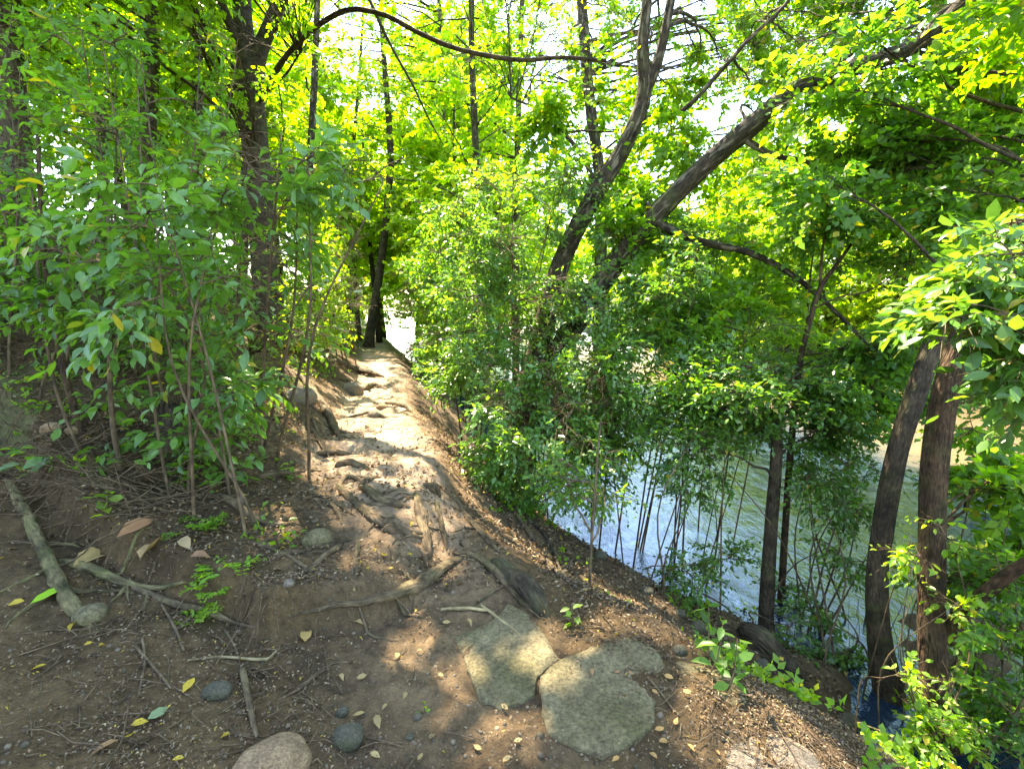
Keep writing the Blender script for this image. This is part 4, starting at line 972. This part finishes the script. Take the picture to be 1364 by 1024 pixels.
for lab, ctrl, mt, lift in ROOTS:
    pts, rad = ground_tube(ctrl, lift=lift * .5)
    root = thing('exposed_root', lab, 'root', pts[0], GR)
    Tubes().one(pts, rad, 12, .10, .30).build('main_root', M[mt], root)
    rr = rs(int(ctrl[0][0] * 7 + ctrl[0][1])); ln = np.linalg.norm(pts[-1] - pts[0])
    for k in range(2 if len(ctrl) < 4 else 4):
        i = rr.integers(2, len(pts) - 2); d = unit(pts[i + 1] - pts[i]); sd = np.array([-d[1], d[0], 0]) * rr.choice([-1, 1])
        l = min(.35, ln * rr.uniform(.25, .6)); u = np.linspace(0, 1, 9)[:, None]
        q = pts[i] + (d * rr.uniform(.2, .8) + sd * rr.uniform(.4, 1)) * l * u + sd * .12 * l * np.sin(u * rr.uniform(2, 5))
        h = height(q[:, 0], q[:, 1]); q[:, 2] = h + rad[i] * .25 * (1 - 1.6 * u[:, 0]); q[0, 2] = pts[i, 2]
        Tubes().one(q, np.maximum(rad[i] * rr.uniform(.3, .5) * (1 - .85 * u[:, 0]), .0015), 7, 0, .2).build('rootlet', M[mt], root)

# logs and stumps; one of each stands in for a shaded hollow
def hollow_log(name, label, ctrl, mt, cat):
    pts, rad = ground_tube(ctrl, 26, .5)
    root = thing(name, label, cat, pts[0])
    Tubes().one(pts, rad, 16, .10, .22).build('shell', M[mt], root)
    # broken rim of splinters round the near end
    T = Tubes()
    e = pts[-1]; d = unit(pts[-1] - pts[-3]); sx = unit(np.cross(d, [0, 0, 1.0])); sz = np.cross(sx, d)
    for k in range(12):
        a = k / 12 * 6.28; rr = rad[-1]
        b = e + rr * .85 * (math.cos(a) * sx + math.sin(a) * sz)
        T.one(np.array([b - d * .03, b, b + d * rng.uniform(.02, .07) + rng.normal(0, .008, 3)]), [.009, .008, .001], 5)
    T.build('splinters', M['root'], root)
    return root
hollow_log('hollow_stand_in', 'dark log shape standing in for the shaded hollow under the pale root edge on the right slope', [(655, 748, 14), (674, 762, 24), (694, 785, 28), (716, 810, 24), (732, 826, 14)], 'rot', 'log')  # dark wood put in where shade fills a hollow under the root
hollow_log('fallen_log', 'black fallen log on the bank at the foot of the slender trunk', [(985, 838, 26), (1010, 862, 32), (1040, 885, 30), (1068, 905, 22)], 'rot', 'log')
def stump(label, px, py, h, rad_, mt):
    g = G(px, py); root = thing('tree_stump', label, 'stump', g - np.array([0, 0, .05]))
    z = np.linspace(-.06, h, 9)
    pts = g + np.stack([.03 * np.sin(z * 6), 0 * z, z], 1)
    Tubes().one(pts, rad_ * (1.25 - .35 * np.linspace(0, 1, 9) ** .5), 18, .14, .2, .4).build('trunk', M[mt], root)
    T = Tubes()
    for k in range(14):
        a = k / 14 * 6.28
        b = pts[-1] + rad_ * .82 * np.array([math.cos(a), math.sin(a), 0])
        T.one(np.array([b - [0, 0, .05], b, b + [0, 0, rng.uniform(.02, .35) * h]]), [.014, .012, .002], 5)
    T.build('splinters', M[mt], root)
stump('dark broken stump under the leaves of the nearest left shrub', 232, 600, .30, .10, 'rot')
stump('small wood stub added for the dark cavity under a root at the top of the right slope', 574, 652, .04, .045, 'root')  # wood added in place of a shaded cavity below a root

# ================================================================== STONES
def slab(name, label, outline, th, mat, seed, lift=.03, tilt=None, cat='stone slab', rough=.007, steep=False):
    r = rs(seed)
    gz = np.array([G(a, b) for a, b in outline]); zz = np.median(gz[:, 2])
    w = gz if steep else np.array([_plane(a, b, zz) for a, b in outline])
    n = 90
    w2 = np.vstack([w, w[:1]]); seg = np.linalg.norm(np.diff(w2[:, :2], axis=0), axis=1); cs = np.concatenate([[0], np.cumsum(seg)])
    u = np.linspace(0, cs[-1], n, endpoint=False)
    ring = np.stack([np.interp(u, cs, w2[:, k]) for k in range(3)], 1)
    c = ring.mean(0)
    rad = np.linalg.norm(ring[:, :2] - c[:2], axis=1, keepdims=True)
    A = np.c_[ring[:, :2], np.ones(n)]
    co, *_ = np.linalg.lstsq(A, ring[:, 2], rcond=None)
    V = []; Fc = []
    jag = 1 + .035 * (fbm(u * 12, u * 0 + seed, 3, seed))[:, None] * 2 + .05 * fbm(u * 45, u * 0, 2, seed)[:, None]
    ks = [(1.03, -th), (1.008, -th * .3), (1.0, -.005), (.988, .0), (.93, .003), (.78, .008), (.62, .009), (.45, .01), (.28, .01), (.12, .01)]
    for f, dz in ks:
        q = c[:2] + (ring[:, :2] - c[:2]) * (f * (jag if f > .85 else 1 + (jag - 1) * f))
        z = co[0] * q[:, 0] + co[1] * q[:, 1] + co[2] + lift + dz
        if f <= .99: z = z + fbm(q[:, 0] * 5, q[:, 1] * 5, 3, seed) * rough * 3 + fbm(q[:, 0] * 25, q[:, 1] * 25, 2, seed) * rough * .8
        V.append(np.c_[q, z])
    V.append(np.array([[c[0], c[1], co[0] * c[0] + co[1] * c[1] + co[2] + lift + .01]]))
    V = np.concatenate(V); nr = len(ks); loops = []; tot = []
    for k in range(nr - 1):
        for j in range(n):
            j2 = (j + 1) % n; loops += [k * n + j, k * n + j2, (k + 1) * n + j2, (k + 1) * n + j]; tot.append(4)
    for j in range(n): loops += [(nr - 1) * n + j, (nr - 1) * n + (j + 1) % n, nr * n]; tot.append(3)
    o = mesh_from(name, V, loops, tot, mat, None, True, None, c)
    # outline may run either way round
    import bmesh
    bm = bmesh.new(); bm.from_mesh(o.data); bmesh.ops.recalc_face_normals(bm, faces=bm.faces); bm.to_mesh(o.data); bm.free()
    return tag(o, label, cat)
slab('stone_slab', 'flat mossy stone slab with an angular outline, largest at the front', [(719, 902), (742, 884), (790, 862), (836, 850), (874, 868), (888, 892), (872, 925), (874, 962), (850, 988), (805, 1006), (758, 992), (730, 978), (722, 945)], .10, M['slab'], 201, .010)
slab('stone_slab', 'mossy slab sunk in the soil left of the largest one, with round sun spots', [(606, 850), (640, 836), (664, 822), (676, 806), (702, 816), (726, 848), (744, 880), (716, 902), (712, 930), (668, 945), (640, 935), (622, 890)], .06, M['slab'], 202, .012)
slab('stone_slab', 'pale sunlit slab at the bottom edge right of the largest one', [(972, 985), (1012, 962), (1050, 978), (1085, 1005), (1120, 1050), (1060, 1100), (985, 1080), (965, 1025)], .12, M['slab_pale'], 203, .0, rough=.006)
slab('stone_slab', 'shaded sloping rock face between the pale slab and the dark bank', [(900, 880), (955, 888), (1010, 922), (1062, 968), (1048, 975), (1005, 955), (960, 930), (915, 905)], .06, M['slab'], 204, .0, steep=True)

def stone(label, px, py, w, h, mat, seed, sink=.35, group=None, name='stone', flat=.7, cat='stone'):
    import bmesh
    r = rs(seed); g = G(px, py); D = depth(g)
    a = w / F * D / 2 * r.uniform(.95, 1.1); b = h / F * D / 2 * 1.5
    bm = bmesh.new(); bmesh.ops.create_icosphere(bm, subdivisions=4, radius=1)
    v = np.array([x.co[:] for x in bm.verts])
    n = 1 + .28 * fbm(v[:, 0] * 1.2 + v[:, 2] + seed, v[:, 1] * 1.2 - v[:, 2] * .7, 3, seed) + .10 * fbm(v[:, 0] * 4 + v[:, 2] * 3, v[:, 1] * 4 + seed, 2, seed + 3)
    v = np.sign(v) * np.abs(v) ** .9 * n[:, None] * np.array([a, max(a * .75, b * .6), a * flat])
    th = r.uniform(0, 6.28) * .15
    for x, q in zip(bm.verts, v): x.co = (q[0] * math.cos(th) - q[1] * math.sin(th), q[0] * math.sin(th) + q[1] * math.cos(th), q[2])
    for f in bm.faces: f.smooth = True
    me = bpy.data.meshes.new(name); bm.to_mesh(me); bm.free(); me.materials.append(mat)
    o = bpy.data.objects.new(name, me); COL.objects.link(o); o.location = (g[0], g[1], g[2] + a * flat * (.6 - sink))
    return tag(o, label, cat, group)
for k, (lab, px, py, w, h, mt) in enumerate([
    ('round yellowish stone tucked against the mossy root at left', 121, 822, 36, 40, 'slab'), ('smooth dark grey green cobble on the mud at lower left', 290, 925, 36, 30, 'stone_grey'),
    ('pale orange rock cut by the bottom edge', 362, 1032, 92, 60, 'stone_tan'), ('weathered grey stone at the bottom left of the middle', 463, 985, 40, 40, 'stone_grey'),
    ('small pale stone just above the weathered grey one', 456, 950, 18, 14, 'stone_grey'), ('half buried greenish stone by the meeting thin roots', 422, 722, 36, 22, 'slab'),
    ('small pale pebble stone in the ledge litter below the green stone', 385, 778, 15, 12, 'slab_pale'), ('pale stone at the edge of the sunny patch on the left bank', 321, 668, 14, 10, 'slab_pale'),
    ('pale flat stone on the sunny path below the upper step', 498, 556, 16, 10, 'slab_pale'), ('pinkish stone on the left edge of the path near its end', 470, 522, 30, 20, 'slab_pale'),
    ('sunlit rock in the bank left of the path beside the log like root', 400, 535, 44, 22, 'slab_pale'), ('small green grey pebble on the soil left of the sunk slab', 546, 983, 12, 9, 'stone_grey'),
    ('small white pebble near the dark cobble', 157, 866, 7, 6, 'slab_pale'), ('pair leader of two tan stones under the bare stems', 68, 573, 22, 16, 'stone_tan'), ('tan stone right of the other under the bare stems', 98, 577, 20, 16, 'stone_tan'),
    ('brown earth covered rock on the bank beside the fallen log', 1015, 892, 26, 20, 'stone_grey'), ('grey stone on the shoreline dirt in front of the water', 905, 868, 18, 12, 'stone_grey'), ('low brown stone in the upper path', 508, 545, 14, 8, 'stone_tan')]):
    stone(lab.replace('pair leader of two tan stones', 'left of two tan stones'), px, py, w, h, M[mt], 300 + k, group=None)

for k, (px, py, w) in enumerate([(800, 742, 16), (838, 762, 13), (862, 790, 20), (905, 818, 15), (930, 838, 22), (962, 850, 14), (1130, 965, 30), (1165, 1000, 22), (770, 715, 13), (1060, 930, 18)]):
    stone('wet brown stone at the edge of the river water', px, py, w, w * .6, M['stone_grey'], 350 + k, group='stones along the waterline')

# ================================================================== STICKS
STICKS = [
    ('yellow stick lying level on the soil behind the sunk slab', [(587, 814, 4), (618, 813, 5), (652, 815, 4)], 'stick'), ('yellow stick slanting down onto the sunk slab', [(640, 808, 4), (668, 832, 5), (700, 857, 4)], 'stick'),
    ('thick short stick standing out of the mud at lower middle left', [(324, 896, 9), (330, 930, 9), (342, 985, 6)], 'root'), ('dry straw coloured twig on the mud below the ledge', [(250, 880, 3), (300, 877, 4), (352, 881, 4), (368, 868, 3)], 'stick'),
    ('thin grey twig left of the dark cobble', [(180, 862, 4), (205, 890, 4), (228, 918, 3)], 'twig'), ('thin curved twig beside the small yellow leaves', [(190, 850, 3), (193, 885, 4), (185, 930, 3)], 'twig'),
    ('small twig lying on the largest slab near its right edge', [(826, 980, 3), (845, 965, 3), (865, 950, 3)], 'stick'), ('tiny dark chip in the middle of the largest slab', [(786, 934, 3), (796, 940, 5), (802, 946, 2)], 'rot'),
    ('forked dry twig on the soil right of the standing stick', [(388, 925, 3), (415, 905, 4), (440, 886, 3), (470, 884, 3)], 'root'), ('twig under the forked dry one', [(370, 933, 2), (410, 912, 3), (432, 888, 2)], 'twig'),
    ('pale stick on the sunny dirt at the bottom right', [(865, 905, 3), (885, 930, 3), (905, 955, 3)], 'twig'), ('long dark twig sloping down the right bank', [(700, 690, 4), (735, 735, 4), (760, 790, 4)], 'rot'),
    ('straight pale twig leaning on the right bank under the shrub', [(745, 760, 3), (770, 735, 3), (805, 700, 3)], 'twig'), ('long stick in the bottom right corner near the trunk feet', [(1190, 985, 5), (1240, 990, 6), (1300, 1005, 4)], 'root'),
    ('thin root like twig on the soil below the ledge roots', [(215, 805, 3), (232, 835, 4), (245, 868, 3)], 'twig'), ('thin dangling twig under the end of the ledge root', [(298, 838, 3), (312, 860, 3), (318, 878, 2)], 'twig'),
]
for lab, ctrl, mt in STICKS:
    pts, rad = ground_tube(ctrl, 14, 1.2)
    o = Tubes().one(pts, rad, 7, 0, .12).build('stick' if 'stick' in lab else 'twig', M[mt], None, pts[0]); tag(o, lab, 'stick' if 'stick' in lab else 'twig')

# ================================================================== FALLEN LEAVES
def fallen(label, px, py, w, col, seed, group=None, curl=1.0, ang=None, name='fallen_leaf', wr=.5):
    r = rs(seed); g = G(px, py); L_ = w / F * depth(g)
    a = r.uniform(0, 6.28) if ang is None else ang
    LV = Leaves(T_FINE)
    d = np.array([[math.cos(a), math.sin(a), r.uniform(-.1, .2)]])
    LV.t = (LV.t[0] * np.array([1, 1, 1.1 * curl]), LV.t[1])
    p = g + np.array([0, 0, .012 + .1 * L_]) - unit(d[0]) * L_ * .5
    LV.add(p[None], d, np.array([[r.normal(0, .25), r.normal(0, .25) - .2, 1.0]]), L_, L_ * wr * 1.2, np.array([col]))
    o = LV.build(name, M['litter'], None, g); return tag(o, label, 'leaf', group)
Y_, T_, B_, G_ = (.42, .30, .035), (.33, .24, .10), (.23, .13, .06), (.24, .33, .04)
for k, (lab, px, py, w, c) in enumerate([
    ('large curled tan leaf on the ledge at left', 125, 748, 48, (.36, .25, .10)), ('big crumpled brown leaf above the curled tan one', 182, 708, 46, (.30, .15, .07)), ('big tan leaf lying right of the crumpled brown one', 203, 735, 50, (.38, .25, .11)),
    ('bright lime leaf beside the mossy root', 66, 798, 40, (.22, .42, .02)), ('curled tan leaf standing on the soil below the ledge', 408, 850, 30, (.42, .28, .09)), ('tan leaf at the right end of the seedlings on the ledge', 247, 728, 30, (.34, .24, .12)),
    ('brown leaf half under the feathery plant', 268, 745, 24, (.24, .13, .07)), ('grey green leaf on the mud below the cobble', 212, 955, 26, (.16, .22, .10)), ('brownish leaf lying at the bottom left', 140, 1000, 30, (.28, .16, .07))]):
    fallen(lab, px, py, w, c, 400 + k, curl=1.3 if 'curl' in lab or 'crump' in lab else 1)
for k, (px, py, w) in enumerate([(97, 838, 18), (137, 863, 9), (118, 861, 9), (52, 893, 16), (252, 918, 24), (187, 968, 19), (22, 808, 20), (238, 1015, 14), (170, 985, 14), (300, 985, 14), (405, 1005, 16)]):
    fallen('yellow fallen leaf on the dark mud at the lower left', px, py, w, np.array(Y_) * rng.uniform(.75, 1.15), 420 + k, 'yellow leaves on the dark mud')
for k, (px, py, w) in enumerate([(477, 832, 16), (529, 877, 15), (587, 902, 10), (482, 905, 14), (503, 965, 20), (478, 955, 16), (540, 930, 11), (513, 945, 10), (595, 832, 12), (625, 832, 12), (558, 870, 9), (636, 1000, 14), (500, 1010, 16), (560, 1012, 12), (675, 1015, 14), (672, 945, 12), (510, 800, 9), (470, 790, 12), (575, 985, 10), (455, 905, 12), (690, 990, 12)]):
    fallen('tan fallen leaf on the trodden soil left of the slabs', px, py, w, np.array(T_) * rng.uniform(.7, 1.2), 440 + k, 'tan leaves on the trodden soil')
for k, (px, py, w) in enumerate([(545, 742, 10), (512, 742, 13), (540, 650, 10), (548, 700, 9), (500, 735, 8), (520, 760, 9), (535, 672, 8), (490, 760, 9), (535, 620, 7), (520, 600, 6)]):
    fallen('small yellowish leaf on the middle of the path among the roots', px, py, w, np.array(Y_) * rng.uniform(.6, 1.1), 470 + k, 'leaves on the path')
for k, (px, py, w) in enumerate([(780, 955, 8), (788, 898, 12), (822, 898, 9), (745, 918, 8), (840, 900, 8)]):
    fallen('small brown leaf lying on the largest slab', px, py, w, np.array(B_) * rng.uniform(.8, 1.4), 490 + k, 'leaves on the slab')
for k, (px, py, w) in enumerate([(878, 975, 16), (884, 992, 14), (900, 965, 12), (890, 905, 14), (915, 925, 12), (872, 925, 10), (935, 960, 10), (955, 1005, 12), (920, 1000, 12), (870, 1010, 12), (820, 1015, 12)]):
    fallen('orange tan leaf on the sunny dirt right of the largest slab', px, py, w, np.array((.40, .23, .08)) * rng.uniform(.7, 1.2), 500 + k, 'leaves on the sunny dirt')

# uncountable litter of dead leaves, twigs and grit
def scatter(n, fn, r):
    out = np.zeros((0, 2))
    while len(out) < n:
        # denser near the camera
        d = 1.2 * (14 / 1.2) ** r.random(n * 2); a = r.uniform(-.9, .9, n * 2)
        q = np.c_[np.sin(a) * d, np.cos(a) * d]
        k = r.random(n * 2) < fn(q[:, 0], q[:, 1]); out = np.vstack([out, q[k]])
    return out[:n]
def litter_p(x, y):
    s = path_s(x, y); yl = np.interp(x, _LP[:, 0], _LP[:, 1])
    onp = sst(.75, .45, np.abs(s))
    p = np.where(y < yl, .34, .85) * (1 - onp * .72)
    p = np.where((s > .8), .8, p)
    z = height(x, y, False)
    return p * (z > WATER + .03) * (.35 + 1.3 * sst(-.15, .2, fbm(x * 2.5, y * 2.5, 3, 81)))
r = rs(500)
q = scatter(40000, litter_p, r); n = len(q); z = height(q[:, 0], q[:, 1])
pal = np.array([(.15, .10, .06), (.22, .15, .085), (.10, .065, .04), (.30, .22, .12), (.19, .115, .06), (.25, .20, .13)])
LV = Leaves(T_DIAM); LV.t = (T_DIAM[0] * np.array([1, 1, 2.2]), T_DIAM[1])
a = r.uniform(0, 6.28, n); dirs = np.c_[np.cos(a), np.sin(a), r.normal(0, .25, n)]
c = pal[r.integers(0, len(pal), n)] * r.uniform(.55, 1.25, (n, 1)); m = r.random(n) < .025; c[m] = (.40, .29, .05)
LV.add(np.c_[q, z + .006 + r.random(n) * .014], dirs, np.c_[r.normal(0, .38, n), r.normal(0, .38, n), np.ones(n)], r.uniform(.016, .042, n) * (.42 + .58 * sst(1.5, 3.2, q[:, 1])), r.uniform(.008, .020, n) * (.42 + .58 * sst(1.5, 3.2, q[:, 1])), c)
tag(LV.build('leaf_litter', M['litter']), kind='stuff', label='brown dead leaves covering the banks beside the path', cat='leaf litter')
q = scatter(4200, litter_p, r); n = len(q)
ln = r.uniform(.03, .16, n) * (1 + (r.random(n) < .08) * 1.5); a = r.uniform(0, 6.28, n)
e = q + np.c_[np.cos(a), np.sin(a)] * ln[:, None]; mid = (q + e) / 2 + r.normal(0, .012, (n, 2))
pt = np.stack([np.c_[q, height(q[:, 0], q[:, 1]) + .006], np.c_[mid, np.maximum(height(mid[:, 0], mid[:, 1]), 0.5 * (height(q[:, 0], q[:, 1]) + height(e[:, 0], e[:, 1]))) + .012], np.c_[e, height(e[:, 0], e[:, 1]) + .008]], 1)
tag(Tubes().many(pt, (r.uniform(.0012, .0032, n)[:, None] * np.array([[1, .9, .5]])), 4).build('twig_litter', M['twig']), kind='stuff', label='small dead twigs strewn over the soil and the banks', cat='twig litter')
# grit and pebbles
q = scatter(3800, lambda x, y: .25 + .6 * sst(4, 2, y) * (path_s(x, y) > -1.6), r); n = len(q)
k = height(q[:, 0], q[:, 1], False) > WATER; q = q[k]; n = len(q)
ico = np.array([[0, 0, 1], [.9, 0, .35], [.28, .85, .3], [-.72, .52, .35], [-.72, -.52, .3], [.28, -.85, .35], [.6, .5, -.4], [-.3, .8, -.4], [-.9, 0, -.4], [-.3, -.8, -.4], [.6, -.5, -.4]])
icf = [(0, 1, 2), (0, 2, 3), (0, 3, 4), (0, 4, 5), (0, 5, 1), (1, 6, 2), (2, 7, 3), (3, 8, 4), (4, 9, 5), (5, 10, 1), (2, 6, 7), (3, 7, 8), (4, 8, 9), (5, 9, 10), (1, 10, 6)]
sz = np.exp(r.normal(-5.35, .5, n)); an = r.uniform(0, 6.28, n)
sh = np.stack([sz * r.uniform(.7, 1.4, n), sz * r.uniform(.7, 1.2, n), sz * r.uniform(.4, .9, n)], 1)
v = ico[None] * (1 + r.normal(0, .12, (n, 11, 1))) * sh[:, None]
v = np.stack([v[..., 0] * np.cos(an)[:, None] - v[..., 1] * np.sin(an)[:, None], v[..., 0] * np.sin(an)[:, None] + v[..., 1] * np.cos(an)[:, None], v[..., 2]], -1)
v += np.c_[q, height(q[:, 0], q[:, 1])][:, None]
pc = np.array([(.11, .085, .055), (.17, .135, .09), (.08, .066, .04), (.22, .17, .11), (.14, .10, .06)])[r.integers(0, 5, n)]
fl = (np.arange(n)[:, None, None] * 11 + np.array(icf)[None]).reshape(-1)
tag(mesh_from('gravel', v.reshape(-1, 3), fl, np.full(n * len(icf), 3), M['litter'], {'Col': ('FLOAT_COLOR', np.c_[np.repeat(pc, 11, 0), np.ones(n * 11)])}), kind='stuff', label='grit and small pebbles in the trodden soil', cat='gravel')

# ground cover of small leaves on the left bank
def cover_p(x, y):
    s = path_s(x, y); yl = np.interp(x, _LP[:, 0], _LP[:, 1])
    p = sst(-.65, -1.3, s) * (y > yl + .1) * sst(-.02, .18, fbm(x * 1.6, y * 1.6, 3, 91) + .03 * np.clip(y - 3, 0, 3))
    p = np.maximum(p, .55 * sst(.75, 1.2, s) * sst(.05, .22, fbm(x * 2, y * 2, 3, 92)) * (height(x, y, False) > WATER))
    return np.maximum(p, sst(12, 15, y) * (np.abs(s) > .5) * (s < 12) * .9)
r = rs(510); q = scatter(2300, cover_p, r); n = len(q); z = height(q[:, 0], q[:, 1])
LV = Leaves(T_DIAM); dist = np.hypot(q[:, 0], q[:, 1])
spray_leaves(LV, np.c_[q, z], np.c_[r.normal(0, .6, (n, 2)), r.uniform(.4, 1.2, n)], r.uniform(.06, .20, n), 7, .042, .026, 'canopy', r, .3, 1.0, .02, False)
tag(LV.build('undergrowth', M['leaf']), kind='stuff', label='patches of small green leaves growing on the banks', cat='undergrowth')

# tangle of dead brush on the left bank
r = rs(520); n = 420
px = r.uniform(-60, 300, n); py = r.uniform(450, 690, n)
b = np.array([G(x, y) for x, y in zip(px[:140], py[:140])]); b = b[r.integers(0, 140, n)] + np.c_[r.normal(0, .1, (n, 2)), np.zeros(n)]
b[:, 2] = height(b[:, 0], b[:, 1])
a = r.uniform(0, 6.28, n); ln = r.uniform(.2, .8, n)
d = np.c_[np.cos(a), np.sin(a) * .7, np.abs(r.normal(0, .35, n))] * ln[:, None]
u = np.linspace(0, 1, 6)[None, :, None]
pt = b[:, None] + d[:, None] * u + (r.normal(0, .05, (n, 1, 3)) * np.sin(u * 3.1)) * ln[:, None, None] + r.normal(0, .008, (n, 6, 3))
pt[..., 2] = np.maximum(pt[..., 2], height(pt[..., 0], pt[..., 1]) + .006)
tag(Tubes().many(pt, r.uniform(.0015, .0045, n)[:, None] * np.linspace(1, .4, 6)[None], 5).build('brushwood', M['twig']), kind='stuff', label='tangle of dead brown twigs on the left bank', cat='brushwood')
# wispy thin stems by the water, bottom right
r = rs(521); n = 90
x0 = P(1300, 900, 3.3)[0]; b = np.c_[r.uniform(x0 - .3, x0 + 1.0, n), r.uniform(2.6, 3.9, n), np.full(n, WATER - .1)]
d = np.c_[r.normal(0, .25, (n, 2)), r.uniform(.3, .9, n)]
pt = b[:, None] + d[:, None] * u + r.normal(0, .02, (n, 6, 3)) * u
tag(Tubes().many(pt, r.uniform(.002, .004, n)[:, None] * np.linspace(1, .4, 6)[None], 5).build('reed_stems', M['twig']), kind='stuff', label='thin bare stems rising from the water in the lower right corner', cat='reeds')

# ================================================================== LIGHT AND CAMERA
w = bpy.data.worlds.new('World'); SC.world = w; w.use_nodes = True
nt = w.node_tree; bg = nt.nodes['Background']
sky = nt.nodes.new('ShaderNodeTexSky'); sky.sky_type = 'NISHITA'; sky.sun_disc = False
sky.sun_elevation = SUN_EL; sky.sun_rotation = SUN_AZ; sky.air_density = 1.0; sky.dust_density = .5; sky.ozone_density = 2.5
nt.links.new(sky.outputs[0], bg.inputs['Color']); bg.inputs['Strength'].default_value = .15
sl = bpy.data.lights.new('sun', 'SUN'); sl.energy = 3.7; sl.angle = R(.5); sl.color = (1, .95, .86)
so = bpy.data.objects.new('sun', sl); COL.objects.link(so)
from mathutils import Vector
so.rotation_euler = Vector((-SUN[0], -SUN[1], -SUN[2])).to_track_quat('-Z', 'Y').to_euler(); so.location = (0, 0, 20)

cd = bpy.data.cameras.new('camera'); co = bpy.data.objects.new('camera', cd); COL.objects.link(co)
cd.sensor_width = 36; cd.lens = 36 * F / 1364; cd.clip_start = .05; cd.clip_end = 1000
co.location = CAM; co.rotation_euler = (R(90) - PITCH, 0, 0)
SC.camera = co
SC.view_settings.view_transform = 'Standard'; SC.view_settings.look = 'None'; SC.view_settings.gamma = 1
SC.view_settings.exposure = 3.25
SC.view_settings.use_white_balance = True; SC.view_settings.white_balance_temperature = 8000; SC.view_settings.white_balance_tint = 10
cy = SC.cycles
cy.max_bounces = 8; cy.diffuse_bounces = 6; cy.glossy_bounces = 3; cy.transmission_bounces = 6; cy.transparent_max_bounces = 8
cy.sample_clamp_indirect = 6; cy.caustics_reflective = False; cy.caustics_refractive = False
cy.use_denoising = True
